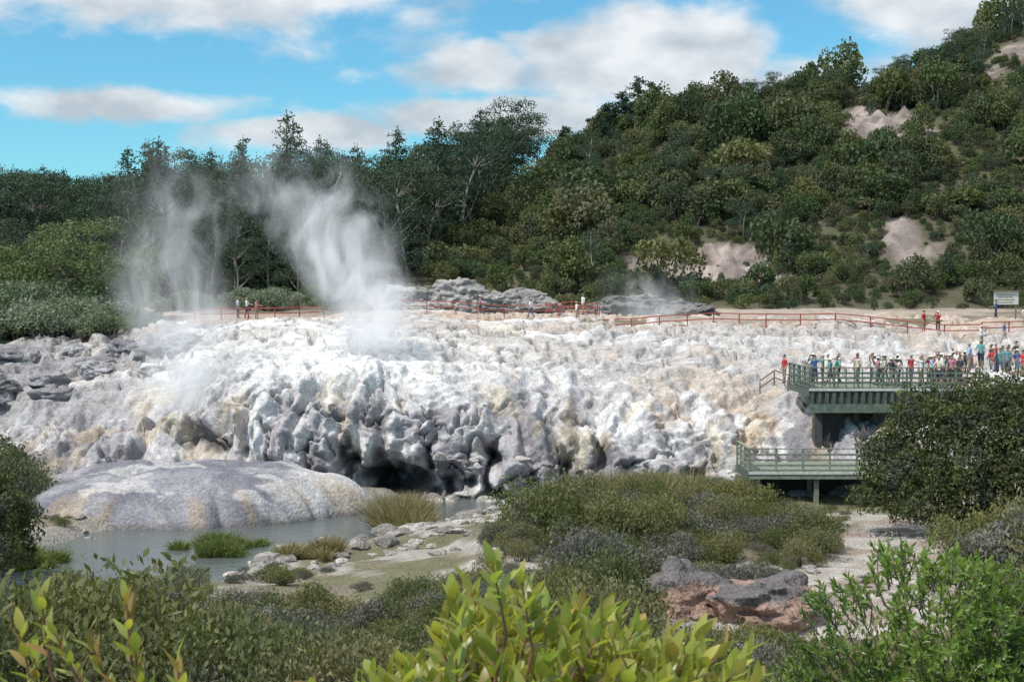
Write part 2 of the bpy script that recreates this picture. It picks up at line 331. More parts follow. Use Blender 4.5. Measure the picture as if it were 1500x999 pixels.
mb=MB();tvs=np.stack([TX,TYd,TZd],-1).reshape(-1,3);tf=grid_faces(*TX.shape);mb.add(tvs,tf,0,np.clip(c,0,.9).reshape(-1,3))
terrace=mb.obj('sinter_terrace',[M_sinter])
bv1=BVHTree.FromPolygons(gv.tolist(),gf.tolist());bv2=BVHTree.FromPolygons(tvs.tolist(),tf.tolist())
def drop(x,y):
    z=-5
    for b in(bv1,bv2):
        h=b.ray_cast(Vector((x,y,200)),Vector((0,0,-1)))
        if h[0] is not None: z=max(z,h[0].z)
    return z
# ---------------------------------------------------------------- water
m,nt,b,o=newmat('river_water');b.inputs['Base Color'].default_value=(.11,.13,.125,1);b.inputs['Roughness'].default_value=.09
tc=nt.nodes.new('ShaderNodeTexCoord');mp=nt.nodes.new('ShaderNodeMapping');mp.inputs['Scale'].default_value=(1.0,2.2,1);nz=nt.nodes.new('ShaderNodeTexNoise');nz.inputs['Scale'].default_value=1.6;nz.inputs['Detail'].default_value=4
bp=nt.nodes.new('ShaderNodeBump');bp.inputs['Strength'].default_value=.6;bp.inputs['Distance'].default_value=.08
nt.links.new(tc.outputs['Object'],mp.inputs[0]);nt.links.new(mp.outputs[0],nz.inputs['Vector']);nt.links.new(nz.outputs['Fac'],bp.inputs['Height']);nt.links.new(bp.outputs[0],b.inputs['Normal'])
mb=MB();mb.add([(-95,14,0),(64,14,0),(64,89,0),(-95,89,0)],[[0,1,2,3]]);mb.obj('river_water',[m])
M_pool=simple('pool_blue_water',(.12,.42,.45),.08,.1,2)
t=np.linspace(0,2*math.pi,49)[:-1]
rad=1+.18*np.sin(3*t+1)+.1*np.sin(5*t)
zp=max(drop(-31,87),drop(-33,86.5),drop(-32.3,86.6),drop(-34,87.5),drop(-32,88))+.02
mb=MB();P=np.stack([-33+4.2*rad*np.cos(t),87+2.1*rad*np.sin(t),t*0+zp],-1);P=np.vstack([P,[[-33,87,zp]]])
mb.add(P,[[48,i,(i+1)%48] for i in range(48)]);
P2=np.vstack([np.stack([-33+k*4.2*rad*np.cos(t),87+k*2.1*rad*np.sin(t),t*0+zp+dz+.08*np.sin(t*7)*(k>1.1)],-1) for k,dz in((.99,-.02),(1.04,.14),(1.12,.10),(1.45,-1.3))])
fs=[[k*48+i,k*48+(i+1)%48,(k+1)*48+(i+1)%48,(k+1)*48+i] for k in range(3) for i in range(48)]
mb.add(P2,fs,1,(.60,.56,.48));mb.obj('blue_pool',[M_pool,M_sinter])
# ---------------------------------------------------------------- grey mound
nr,nc=120,300
r=np.linspace(0,1,nr)[:,None];a=np.linspace(0,2*math.pi,nc)[None,:]
rx=9.3*(1+.10*np.sin(2*a+.6)+.07*np.sin(3*a+2)+.03*np.sin(7*a));ry=6.2*(1+.08*np.sin(2*a)+.06*np.sin(5*a+1))
mx=-18.2+rx*r*np.cos(a);my=77.8+ry*r*np.sin(a)
edgew=sst(r,.66,.92)
ca,sa=np.cos(a),np.sin(a)
wl=1-np.clip(worley(ca*4.5+0*r,sa*4.5+0*r,r*1.0+0*a,171),0,1)**2
rside=sst(ca,.1,.75)
h=2.9*(1-r**(3.4+1.5*rside))**.62
mz=-.9+h*1.22+(fbm(mx*.28,my*.28,0,72,4)-.5)*1.3+(wl-.6)*.6*edgew*(.3+.7*rside)+(fbm(mx*1.2,my*1.2,0,73,4)-.5)*.25
pu=(wl-.6)*1.2*edgew*(.3+.7*rside);mx=mx+ca*pu;my=my+sa*pu
mz=np.where(r>.985,-1.1,mz)
gr=mix3(np.broadcast_to(np.array([.20,.20,.23]),mx.shape+(3,)),np.array([.31,.305,.33]),sst(fbm(mx*.5,my*.9,0,76,5),.42,.62))
gr=mix3(gr,np.array([.58,.56,.54]),np.clip(sst(fbm(mx*.5,my*1.1,0,74,5),.62,.68)*.6+sst(my,80.3,82.3)*.8+edgew*sst(fbm(ca*5,sa*5,r*2,75,3),.52,.64)*.35,0,1))
gr=mix3(gr,np.array([.66,.64,.62]),sst(mx,-12.6,-11.0)*.7)
gr=mix3(gr,np.array([.45,.33,.20]),edgew*sst(fbm(ca*7,sa*7,r,77,3),.58,.66)*.5)
gr=mix3(gr,np.array([.2,.18,.17]),(1-sst(mz,.02,.4))*.8)
mb=MB();mb.add(np.stack([mx,my,mz],-1).reshape(-1,3),grid_faces(nr,nc),0,gr.reshape(-1,3));mb.obj('grey_sinter_mound',[M_sinter])
# ---------------------------------------------------------------- boulders
def ico(sub):
    bm=bmesh.new();bmesh.ops.create_icosphere(bm,subdivisions=sub,radius=1);v=np.array([x.co[:] for x in bm.verts]);f=np.array([[y.index for y in x.verts] for x in bm.faces]);bm.free();return v,f
I3=ico(3);I5=ico(6);I4=ico(5)
def boulder(mb,c,r,seed,amp=.4,base=I3,col=(.4,.38,.36),fr=1.3,steps=0,colf=None,sa_=1.0):
    v,f=base;n=fbm(v[:,0]*fr+seed,v[:,1]*fr,v[:,2]*fr,seed,4)
    p=v*(1+amp*(n[:,None]-.5)*2)
    rs=np.random.default_rng(seed)
    for k in range(9):
        d=unit(rs.normal(size=3));lim=rs.uniform(.55,.85);e=p@d-lim;p=p-np.where(e>0,e,0)[:,None]*d*.92
    p=p*np.array(r)+np.array(c)
    if steps:
        q=p[:,2]*steps+fbm(p[:,0]*.5,p[:,1]*.5,p[:,2]*.5,seed+3,4)*5
        off=(np.abs((q-np.floor(q))-.5)-.25)*1.0/steps
        dirs=unit((p-np.array(c))*np.array([1,1,0.3]));p=p+dirs*off[:,None]*1.0*sa_
        p=p+(fbm(p[:,0]*1.1,p[:,1]*1.1,p[:,2]*1.4,seed+9,5)-.5)[:,None]*dirs*1.5*sa_
        w_=1-np.clip(worley(p[:,0]*1.3,p[:,1]*1.3,p[:,2]*1.9,seed+20),0,1)**2;p=p+dirs*((w_-.6)*.45*sa_)[:,None]
    cc=colf(p) if colf else np.array(col)*(0.75+.5*fbm(v[:,0]*2,v[:,1]*2,v[:,2]*2,seed+5,3))[:,None]
    mb.add(p,f,0,cc)
mb=MB();k=0
for (x0,x1,y0,y1,n,s0,s1) in [(-11,-3,61,70,90,.2,.8),(-12,-7,58,66,40,.2,.7),(-6,1,66,73,90,.2,.8),(-24,-10,69.5,72.5,50,.15,.5),(-5,8,80,84,60,.2,.9),(9,18,47,68,80,.12,.5),(10,20,76,82,30,.3,.9),(-20,-12,48,60,20,.15,.4),(-3,10,52,66,60,.2,.6)]:
    for i in range(n):
        x,y=random.uniform(x0,x1),random.uniform(y0,y1);s=random.uniform(s0,s1)*random.uniform(.4,1)
        if y<80 and float(river_d(np.array([x]),np.array([y]))[0])<-.6 and random.random()<.8: continue
        z=max(drop(x,y),-.1);g=random.choice([.26,.36,.42,.5])
        boulder(mb,(x,y,z+s*.1),(s*random.uniform(.8,1.5),s*random.uniform(.7,1),s*random.uniform(.4,.7)),100+k,.4,I3,(g,g*.93,g*.85));k+=1
mb.obj('river_boulders',[M_rock],False)
def pinkc(p):
    n=fbm(p[:,0]*.9,p[:,1]*.9,p[:,2]*1.6,81,4);t=sst(p[:,2]+ (n-.5)*2.2,1.85,2.2)
    a=mix3(np.broadcast_to(np.array([.36,.24,.195]),p.shape),np.array([.43,.37,.33]),sst(n,.5,.62));return mix3(a,np.array([.17,.155,.155]),t)
mb=MB();boulder(mb,(8.3,46.6,1.35),(2.2,1.8,1.9),201,.35,I5,steps=2.2,colf=pinkc,sa_=.8);boulder(mb,(5.8,47.6,1.5),(2.0,1.4,1.5),202,.35,I4,steps=2.2,colf=pinkc,sa_=.8);boulder(mb,(10.0,48.2,.9),(1.3,1.2,.9),203,.3,I4,steps=2.2,colf=pinkc,sa_=.6)
mb.obj('eroded_rock_bank',[M_rock])
mb=MB()
for i,(x,y,rx_,ry_,h_) in enumerate([(-9,134,4.5,3,1.9),(-5,136,5,3.5,2.6),(-1,135,4.5,3,1.9),(2.5,134,3,2.5,1.1),(-6.5,131.5,4.5,2,1.1),(9.5,131,3,2,1.2),(12.5,132,3.2,2,1.4),(16,131,2.5,2,.9)]):
    g=.40 if i<5 else .22
    boulder(mb,(x,y,10.3),(rx_,ry_,h_*1.25),300+i,.4,I5,steps=1.5,colf=lambda p,g=g:np.array([g,g*.94,g*.90])*(.35+1.2*fbm(p[:,0]*.8,p[:,1]*.8,p[:,2]*2.5,83,5))[:,None])
mb.obj('rock_outcrop',[M_rock])
mb=MB()
for i in range(26):
    x=random.uniform(-40,-22);y=random.uniform(94,104);s=random.uniform(.5,1.5);g=random.uniform(.24,.40)
    boulder(mb,(x,y,drop(x,y)-.1),(s*1.4,s,s*.7),330+i,.5,I4,steps=1.8,colf=lambda p,g=g:np.array([g,g*.97,g])*(.45+1.0*fbm(p[:,0],p[:,1],p[:,2]*2.5,85,5))[:,None],sa_=.7)
mb.obj('grey_rocks',[M_rock])
# ---------------------------------------------------------------- scattering
def proto_coll(name,objs):
    c=bpy.data.collections.new(name)
    for o in objs: c.objects.link(o)
    return c
def scatter(name,P,rot,scl,idx,coll):
    me=bpy.data.meshes.new(name);me.from_pydata([tuple(p) for p in P],[],[])
    for nm,ty,dat,key in(('rot','FLOAT_VECTOR',rot,'vector'),('scl','FLOAT_VECTOR',scl,'vector'),('idx','INT',idx,'value')):
        a=me.attributes.new(nm,ty,'POINT');a.data.foreach_set(key,np.asarray(dat,np.int32 if ty=='INT' else float).ravel())
    o=link(bpy.data.objects.new(name,me))
    ng=bpy.data.node_groups.new(name,'GeometryNodeTree')
    ng.interface.new_socket('Geometry',in_out='INPUT',socket_type='NodeSocketGeometry');ng.interface.new_socket('Geometry',in_out='OUTPUT',socket_type='NodeSocketGeometry')
    N=ng.nodes;gi=N.new('NodeGroupInput');go=N.new('NodeGroupOutput');ip=N.new('GeometryNodeInstanceOnPoints');ci=N.new('GeometryNodeCollectionInfo')
    ci.inputs['Collection'].default_value=coll;ci.inputs['Separate Children'].default_value=True;ci.inputs['Reset Children'].default_value=True
    def na(nm,ty):
        n=N.new('GeometryNodeInputNamedAttribute');n.data_type=ty;n.inputs['Name'].default_value=nm
        return [s for s in n.outputs if s.enabled and s.name=='Attribute'][0]
    ng.links.new(gi.outputs[0],ip.inputs['Points']);ng.links.new(ci.outputs[0],ip.inputs['Instance']);ip.inputs['Pick Instance'].default_value=True
    ng.links.new(na('idx','INT'),ip.inputs['Instance Index']);ng.links.new(na('rot','FLOAT_VECTOR'),ip.inputs['Rotation']);ng.links.new(na('scl','FLOAT_VECTOR'),ip.inputs['Scale'])
    ng.links.new(ip.outputs[0],go.inputs[0])
    md=o.modifiers.new('scatter','NODES');md.node_group=ng
    return o
def bush_proto(name,mat,n,L,W,seed,h=1.0,nl=6,up=.5,stems=True,lump=.3,inner=.25,spread=.6):
    rs=random.Random(seed);lob=[]
    for i in range(nl):
        a=rs.uniform(0,6.28);d=rs.uniform(.15,spread);r_=rs.uniform(.3,.55);lob.append(((math.cos(a)*d,math.sin(a)*d,h*rs.uniform(.3,.8)),(r_,r_,r_*h*.9)))
    mb=MB();cloud(mb,lob,n,L,W,0,inner,up,lump,seed)
    if stems:
        for c_,r_ in lob: tube(mb,[(0,0,-.15),(c_[0]*.5,c_[1]*.5,c_[2]*.5),c_],[.05,.035,.015],4,1)
    return mb.obj(name,[mat,M_bark],False,False)
hb=[bush_proto('hill_bush_%d'%i,M_hill,1300,.125,.08,400+i,[1,1.25,.85,1.1,1.6,.9][i],[6,7,5,8,6,7][i],.3) for i in range(6)]
C_hill=proto_coll('hill_bush_prototypes',hb)
mbp=[bush_proto('manuka_bush_%d'%i,[M_mid,M_mid,M_mid2,M_mid,M_mid,M_mid2][i],3400,.085,.038,420+i,[1,1.2,.8,1.0,1.5,1.1][i],[7,8,6,9,7,8][i],.9,lump=.55,inner=.35,spread=.7) for i in range(6)]
C_mid=proto_coll('manuka_prototypes',mbp)
sb=[bush_proto('silver_bush_%d'%i,M_silver,2600,.09,.06,440+i,1.1,8,.3) for i in range(3)];C_sil=proto_coll('silver_prototypes',sb)
pts=[];sp=1.85
for y in np.arange(143,258,sp):
    for x in np.arange(-20,.40*y+10,sp):
        pts.append((x+random.uniform(-.9,.9),y+random.uniform(-.9,.9)))
pts=np.array(pts);pm=np.maximum(patch_m(pts[:,0],pts[:,1]),patch_m(pts[:,0],pts[:,1]+2.0))
dn=fbm(pts[:,0]*.12,pts[:,1]*.12,0,90,3)
keep=((pm<.45)|(RNG.random(len(pts))<.12))&(pts[:,0]>-8-(pts[:,1]-150)*.05)&((pts[:,1]>150+6*(dn-.5)*4)|(RNG.random(len(pts))<.35))&(RNG.random(len(pts))<.95)
pts=pts[keep];dn=dn[keep];z=ground_z(pts[:,0],pts[:,1]);n=len(pts)
pn=np.maximum(np.maximum(patch_m(pts[:,0],pts[:,1]+5),patch_m(pts[:,0],pts[:,1])),patch_m(pts[:,0],pts[:,1]+9)*.7)
s=RNG.uniform(.8,1.8,n)*(.65+1.1*(sst(dn,.4,.65)))*(1+.7*(RNG.random(n)<.08))
s*=.75+.4*sst(pts[:,1],150,190);s*=1-.5*sst(pn,.15,.6)
scatter('hill_scrub',np.c_[pts,z-.15],np.c_[RNG.uniform(-.1,.1,(n,2)),RNG.uniform(0,6.28,n)],np.c_[s,s,s*RNG.uniform(.8,1.5,n)],RNG.integers(0,6,n),C_hill)
# mid scrub
n0=6200;py=RNG.uniform(24,79,n0);px=RNG.uniform(-1,1,n0)*(.42*py+3)
nn=fbm(px*.13,py*.13,0,95,3);rdv=river_d(px,py);pdv=path_d(px,py);rn=RNG.random(n0)
s=RNG.uniform(.45,1.3,n0)*(.65+1.5*np.maximum(0,nn-.4)*2);s*=1+.5*(RNG.random(n0)<.1)
zz=ground_z(px,py);ra=px/py
lim=np.where(px<-1,12-.193*py,np.where(px<1,12-.160*py,12-.130*py));lim=np.where(px<-20,9,lim)
lim=np.where((ra>.08)&(ra<.35)&(py<49),np.minimum(lim,12-.240*py),lim)
lim=np.where((ra>.172)&(ra<.27)&(py>=49)&(py<74),np.minimum(lim,12-.150*py),lim)
lim=lim+RNG.uniform(-.35,.25,n0)
s=np.minimum(s,(lim-zz)/1.25)
bank=(px>-11)&(px<0)&(py>58)&(py<77)
k=(px<28)&~((nn<.43)&(rn<.85))&(rdv>.8)&((pdv>.5)|((rn<.05)&(s<.8)))&(((px-7.2)/3.4)**2+((py-47)/2.0)**2>1)&~((px>11.5)&(px<20)&(py>72)&(py<81))&~(bank&(rn<.42))&(s>.28)&~(((px<-1)|(py<44))&(RNG.random(n0)<.28))&~((py>49)&(RNG.random(n0)<.15))
s=np.where(bank,np.minimum(s,.85),s)
px,py,zz,s=px[k],py[k],zz[k],s[k];n=len(px)
scatter('manuka_scrub',np.c_[px,py,zz-.1],np.c_[RNG.uniform(-.15,.15,(n,2)),RNG.uniform(0,6.28,n)],np.c_[s,s,s*RNG.uniform(.85,1.1,n)],RNG.integers(0,6,n),C_mid)
P=[];S_=[]
for i in range(110):
    x=random.uniform(-52,-30);y=random.uniform(109,120);P.append((x,y,drop(x,y)-.2));S_.append(random.uniform(1.3,2.6)*(1.2 if x<-34 else .8))
for i in range(70):
    x=random.uniform(-60,-6);y=random.uniform(136,150);P.append((x,y,drop(x,y)-.2));S_.append(random.uniform(.8,2.0))
n=len(P);S_=np.array(S_);scatter('silver_shrubs',P,np.c_[np.zeros((n,2)),RNG.uniform(0,6.28,n)],np.c_[S_,S_,S_],RNG.integers(0,3,n),C_sil)
# ---------------------------------------------------------------- trees
def limb(p,d,L,k=5,droop=0,rs=random):
    out=[np.array(p,float)];d=np.array(d,float)
    for i in range(k):
        d=unit(d+np.array([rs.uniform(-.2,.2),rs.uniform(-.2,.2),rs.uniform(-.1,.2)-droop]));out.append(out[-1]+d*L/k)
    return out
def conifer(name,H,R,n,seed,mat=M_for,lk=False,L=.5,W=.22):
    rs=random.Random(seed);mb=MB();tube(mb,[(0,0,-.5),(0,0,H*.5),(0.1,0,H)],[H*.018,H*.011,.03],7,1)
    nb=int(H*4.2)
    for i in range(nb):
        t=.12+.86*(i/nb);a=rs.uniform(0,6.28);l=R*(1-t)**.65*rs.uniform(.6,1.2)+.3;z0=H*t
        p1=np.array([math.cos(a)*l,math.sin(a)*l,z0+l*rs.uniform(-.15,.25)])
        tube(mb,[(0,0,z0),p1],[.05,.015],4,1)
        m_=max(8,int(n*l/(nb*R*.5)));tt=RNG.uniform(.15,1.05,m_)[:,None]
        c_=np.array([0,0,z0])*(1-tt)+p1*tt+RNG.normal(size=(m_,3))*np.array([.25,.25,.16])*(1+l*.12)
        leaves(mb,c_,unit(RNG.normal(size=(m_,3))*.6+[0,0,.8]),L,W,0,None,.1)
    return mb.obj(name,[mat,M_bark],False,lk)
def broad(name,H,R,n,seed,mat=M_for,lk=False,gap=.5,L=.3,W=.2,bark=M_pbark,nl=9,base=.35):
    rs=random.Random(seed);mb=MB();tr=limb((0,0,-.5),(0,0,1),H*.75,6,0,rs);tube(mb,tr,np.linspace(H*.014,H*.006,7),7,1);lob=[]
    for i in range(nl):
        t=base+(1-base)*rs.random();p=tr[min(6,int(t*6))];a=rs.uniform(0,6.28)
        d=(math.cos(a),math.sin(a),rs.uniform(.3,1.3));l_=limb(p,d,R*rs.uniform(.6,1.3),4,0,rs);tube(mb,l_,np.linspace(H*.005,.02,5),5,1)
        r_=R*rs.uniform(.26,.46)
        for e in (l_[-1],l_[-2]+np.array([rs.uniform(-1,1),rs.uniform(-1,1),rs.uniform(-.5,.8)])*R*.25):
            lob.append((e,(r_,r_,r_*.7)));r_*=.75
    lob.append((tr[-1]+np.array([0,0,R*.2]),(R*.35,R*.35,R*.3)))
    cloud(mb,lob,n,L,W,0,.3,.2,.5,seed)
    return mb.obj(name,[mat,bark],False,lk)
tp=[conifer('a_conifer_1',21,4.6,3200,1),conifer('b_conifer_2',19,4.0,2800,2),broad('c_gum_1',22,5.0,5600,3,nl=16,base=.35),broad('d_gum_2',21,5.0,5400,4,nl=15,base=.3),
    broad('e_broad_1',15,5.2,4800,5,nl=14,base=.2),broad('f_broad_2',17,4.8,4800,6,nl=15,base=.15),conifer('g_pine_3',17,5.2,3600,7,L=.6,W=.3)]
C_for=proto_coll('forest_tree_prototypes',tp)
P=[];I=[];S_=[]
for y in np.arange(158,262,4.4):
    for x in np.arange(-.42*y-12,8,4.4):
        px_=x+random.uniform(-2,2);py_=y+random.uniform(-2,2)
        if px_>-16+(py_-158)*.17: continue
        front=py_<172
        i=random.choice([4,5,4,5,1]) if front else random.choice([0,1,6,5,4,5,3,6,2,3] if py_<225 else [0,5,6,2,3,2,3,2,3,1])
        sc=random.uniform(.5,.75) if front else random.uniform(.72,1.06)
        if px_<-52: sc*=.9
        P.append((px_,py_,float(ground_z(np.array([px_]),np.array([py_]))[0])-.3));I.append(i);S_.append(sc)
for i_ in range(130):  # taller trees standing out of the hill scrub
    py_=random.uniform(165,254) if random.random()<.6 else random.uniform(238,254);px_=random.uniform(8,.38*py_+6)
    if float(np.max(patch_m(np.full(6,px_),py_+np.arange(0,18,3))))>.2: continue
    P.append((px_,py_,float(ground_z(np.array([px_]),np.array([py_]))[0])-.3));I.append(random.choice([4,5,5,6,2]));S_.append(random.uniform(.22,.42))
n=len(P);S_=np.array(S_);scatter('distant_forest',P,np.c_[np.zeros((n,2)),RNG.uniform(0,6.28,n)],np.c_[S_,S_,S_*RNG.uniform(.85,1.12,n)],I,C_for)
for (x,y,H,R,k) in [(16.5,247,7.5,2.8,0),(19,248,8.5,3.0,1),(22,249,10.5,3.6,2),(24.5,249,9,3.0,3),(14,250,6,2.6,4),(52,249,6.5,1.7,5),(9,246,8,2.6,6)]:
    o=conifer('pine_tree',H,R,2600,60+k,M_for,True,.42,.24);o.location=(x,y,float(ground_z(np.array([x]),np.array([y]))[0])-.4)
for (x,y,H,k) in [(1.5,262,17,0),(-3,258,18,1),(4.5,262,13,2),(-33,257,23,3),(-29,258,24,4),(-22,256,23,5),(-66,250,21,6),(-70,252,20,7)]:
    o=broad('gum_tree',H,4.6,3600,80+k,M_for,True,nl=14,base=.45);o.location=(x,y,float(ground_z(np.array([x]),np.array([y]))[0])-.4)
for (x,y,H,R,k) in [(-37,121,7.8,4.6,91),(-34,124,6.0,3.6,92),(-45,124,7.5,4.4,93),(-41,122,6.2,3.6,94)]:
    o=broad('leafy_tree',H,R,9000,k,M_lt,True,nl=18,base=.05,L=.24,W=.15);o.location=(x,y,9.2)
mb=MB();L8=[((18.0,66,4.1),(1.7,1.6,1.8)),((19.9,66.5,5.6),(2.1,2,2.0)),((22.6,66.2,6.2),(2.2,2.1,2.1)),((25.3,66.6,6.2),(2.4,2.2,2.2)),((18.8,64.7,2.9),(2.1,1.8,1.8)),((21.4,64,3.3),(2.3,2,2.2)),((24.6,63.8,3.6),(2.6,2.2,2.4)),((16.9,65.4,2.4),(1.2,1.2,1.2)),((21.0,65,5.0),(1.8,1.6,1.7)),((23.6,64.6,5.2),(1.9,1.7,1.7)),((28.0,65,4.6),(2.5,2.5,2.8)),((20.4,63.4,2.0),(1.7,1.3,1.1)),((23.5,62.8,2.1),(1.8,1.5,1.3)),((18.6,64.2,1.9),(1.2,1.0,.9))]
cloud(mb,L8,76000,.19,.10,0,.35,.4,.5,501)
for c_,r_ in L8: tube(mb,[(c_[0]*.3+21*.7,65.3,.8),((c_[0]+21)/2,65.3,c_[2]*.5+.4),c_],[.14,.09,.04],6,1)
mb.obj('large_dark_shrub',[M_dark,M_bark],False)
mb=MB();L9=[((-20.9,58,2.2),(1.4,1.5,1.8)),((-22.3,58.5,2.8),(1.8,1.6,2.1)),((-20.2,57,1.4),(1.0,1.0,1.0)),((-23.5,57,2),(1.8,1.6,1.6))]
cloud(mb,L9,24000,.17,.08,0,.3,.6,.4,502)
for c_,r_ in L9: tube(mb,[(c_[0],c_[1],-.9),c_],[.08,.03],5,1)
mb.obj('riverside_shrub',[M_dark,M_bark],False)
def tuft(name,cx,cy,r_,h,n,mat,seed,k=14):
    mb=MB();rs=np.random.default_rng(seed)
    cen=np.c_[rs.normal(size=k)*r_*.5+cx,rs.normal(size=k)*r_*.45+cy];hh=h*rs.uniform(.45,1.15,k);j=rs.integers(0,k,n)
    a=rs.uniform(0,6.28,n);d=rs.random(n)**.7;x=cen[j,0]+d*.22*r_*np.cos(a);y=cen[j,1]+d*.22*r_*np.sin(a)
    lean=unit(np.c_[np.cos(a)*d*.45+rs.normal(size=n)*.2,np.sin(a)*d*.45+rs.normal(size=n)*.2,np.ones(n)]);L_=hh[j]*rs.uniform(.45,1.1,n)
    z=np.maximum(ground_z(x,y),-.1)-.05;b_=np.c_[x,y,z];w=unit(np.cross(lean,rs.normal(size=(n,3))))*.018
    mid=b_+lean*(L_*.6)[:,None];tip=b_+lean*L_[:,None]+np.c_[np.cos(a)*.22*h,np.sin(a)*.22*h,-.08*h*np.ones(n)]*d[:,None]
    v=np.stack([b_-w,b_+w,mid+w,mid-w,tip],1).reshape(-1,3);i=np.arange(n)[:,None]*5;t_=np.repeat(rs.uniform(.5,1.3,n),5)[:,None]*np.ones((1,3))
    mb.add(v,i+np.array([0,1,2,3]),0,t_);mb.p[3].append((i+np.array([3,2,4]))+mb.n-len(v));mb.m[3].append(np.zeros(n,int))
    sel=rs.random(n)<.5;leaves(mb,(tip*.7+mid*.3)[sel]+rs.normal(size=(sel.sum(),3))*.06,unit(rs.normal(size=(sel.sum(),3))),.09,.035,0,rs.uniform(.6,1.2,sel.sum()),.6)
    return mb.obj(name,[mat],False)
tuft('tussock_grass',-5.4,70.8,1.7,2.2,9000,M_dry,1,20)
tuft('reed_clump',-13.6,66.0,1.7,1.0,7000,M_reed,2,22);tuft('reed_clump',-21.6,62.5,1.5,1.0,3500,M_reed,6)
tuft('tussock_grass',5.2,71.5,2.0,1.7,6000,M_dry,4,22);tuft('tussock_grass',7.6,72.6,1.8,1.7,5500,M_dry,5,22);tuft('tussock_grass',-8.6,61,1.3,.9,3000,M_dry,8)
# ---------------------------------------------------------------- fences / platforms
M_red=simple('red_painted_rail',(.34,.08,.06),.6,.25,3);M_wood=simple('green_grey_timber',(.085,.105,.085),.8,.35,4);M_wood2=simple('weathered_timber',(.21,.24,.185),.85,.35,4)
M_white=simple('pale_timber_edge',(.55,.57,.52),.7,.15,5);M_brown=simple('brown_timber',(.22,.15,.10),.8,.25,5);M_conc=simple('dark_support',(.07,.07,.065),.85,.3,3)
M_wood3=simple('green_timber_light',(.12,.155,.115),.8,.35,4)
def fence(name,pl,mat,h=1.05,sp=2.4,rails=(1.0,.55),w=.085):
    mb=MB();pts=[]
    for a,b in zip(pl[:-1],pl[1:]):
        L_=math.dist(a,b);k=max(1,round(L_/sp))
        for i in range(k): pts.append((a[0]+(b[0]-a[0])*i/k,a[1]+(b[1]-a[1])*i/k))
    pts.append(pl[-1]);zs=np.array([drop(x,y) for x,y in pts])
    if len(zs)>4: zs=np.convolve(np.pad(zs,2,'edge'),[.1,.2,.4,.2,.1],'valid')
    pz=[(p[0],p[1],z_) for p,z_ in zip(pts,zs)]
    for p in pz: beam(mb,(p[0],p[1],p[2]-.7),(p[0]+random.uniform(-.03,.03),p[1],p[2]+h),w,w)
    for a,b in zip(pz[:-1],pz[1:]):
        for r_ in rails: beam(mb,(a[0],a[1]-.07,a[2]+r_),(b[0],b[1]-.07,b[2]+r_),.05,w)
    return mb.obj(name,[mat],False)
fence('red_fence',[(-27,121),(-20,120),(-16,121)],M_red)
fence('red_fence',[(-9.5,123),(-3,122),(4,123),(7.5,122)],M_red)
fence('red_fence',[(3,126),(7.5,125)],M_red,1.3)
fence('red_fence',[(7.5,116),(14,113.5),(20,112),(28,111),(36,109)],M_red)
fence('red_fence',[(37,112),(46,113)],M_red)
fence('red_fence',[(-48,128),(-40,127)],M_red)
fence('brown_fence',[(16.0,91.5),(17.4,89.5),(18.5,88.4)],M_brown,.9,1.2)
def platform(name,x0,x1,y0,y1,z,slats,gz,depth):
    mb=MB()
    n=int((y1-y0)/.15)
    for i in range(n): beam(mb,(x0,y0+.075+i*.15,z-.03),(x1,y0+.075+i*.15,z-.03),.14,.05,1)
    beam(mb,(x0-.05,y0-.04,z-.12),(x1,y0-.04,z-.12),.06,.14,2)
    if slats:
        beam(mb,(x0,y0-.03,z-1.2),(x1,y0-.03,z-1.2),.10,.5,3)
        for i in range(int((x1-x0)/.42)): beam(mb,(x0+.15+i*.42,y0-.0,z-.2),(x0+.15+i*.42,y0-.0,z-.94),.2,.05,0)
        beam(mb,(x0,y0+.1,z-.6),(x1,y0+.1,z-.6),.06,.75,4)
    else:
        beam(mb,(x0,y0+.02,z-.32),(x1,y0+.02,z-.32),.10,.24,3)
    beam(mb,(x0-.03,y0,z-.3),(x0-.03,y1,z-.3),.06,.4,0)
    for y in np.arange(y0+.6,y1,1.1): beam(mb,(x0+.1,y,z-.2),(x1-.1,y,z-.2),.08,.26,4)
    def rail(a,b):
        L_=math.dist(a,b);k=max(1,round(L_/1.35))
        for i in range(k+1):
            x=a[0]+(b[0]-a[0])*i/k;y=a[1]+(b[1]-a[1])*i/k;beam(mb,(x,y,z-.2),(x,y,z+1.12),.1,.1,3)
        for h_ in(.28,.56,.84): beam(mb,(a[0],a[1]-.02,z+h_),(b[0],b[1]-.02,z+h_),.04,.11,3)
        beam(mb,(a[0],a[1],z+1.15),(b[0],b[1],z+1.15),.15,.05,3)
        if slats:
            for i in range(int(L_/.45)):
                t_=(i+.5)/int(L_/.45);x=a[0]+(b[0]-a[0])*t_;y=a[1]+(b[1]-a[1])*t_;beam(mb,(x,y,z),(x,y,z+1.1),.05,.05,0)
    rail((x0,y0),(x1,y0));rail((x0-.01,y0+.05),(x0-.01,y1))
    if not slats:
        for x in np.linspace(x0+.5,x1-.4,3):
            for y in(y0+.3,(y0+y1)/2,y1-.2): beam(mb,(x,y,gz),(x,y,z-.08),.24,.24,3)
    else:
        for x in np.linspace(x0+4.2,x1-.4,3):
            for y in(y0+1.6,y1-.2): beam(mb,(x,y,gz),(x,y,z-.08),.22,.22,0)
    if depth:
        beam(mb,(x0+.9,y1-.5,(gz+z)/2),(x1,y1-.5,(gz+z)/2),.3,z-gz-.3,4)
    return mb.obj(name,[M_wood,M_wood2,M_white,M_wood2 if not slats else M_wood3,M_conc],False)
up=platform('viewing_platform',17.2,27,82,88,6.57,True,2.5,False)
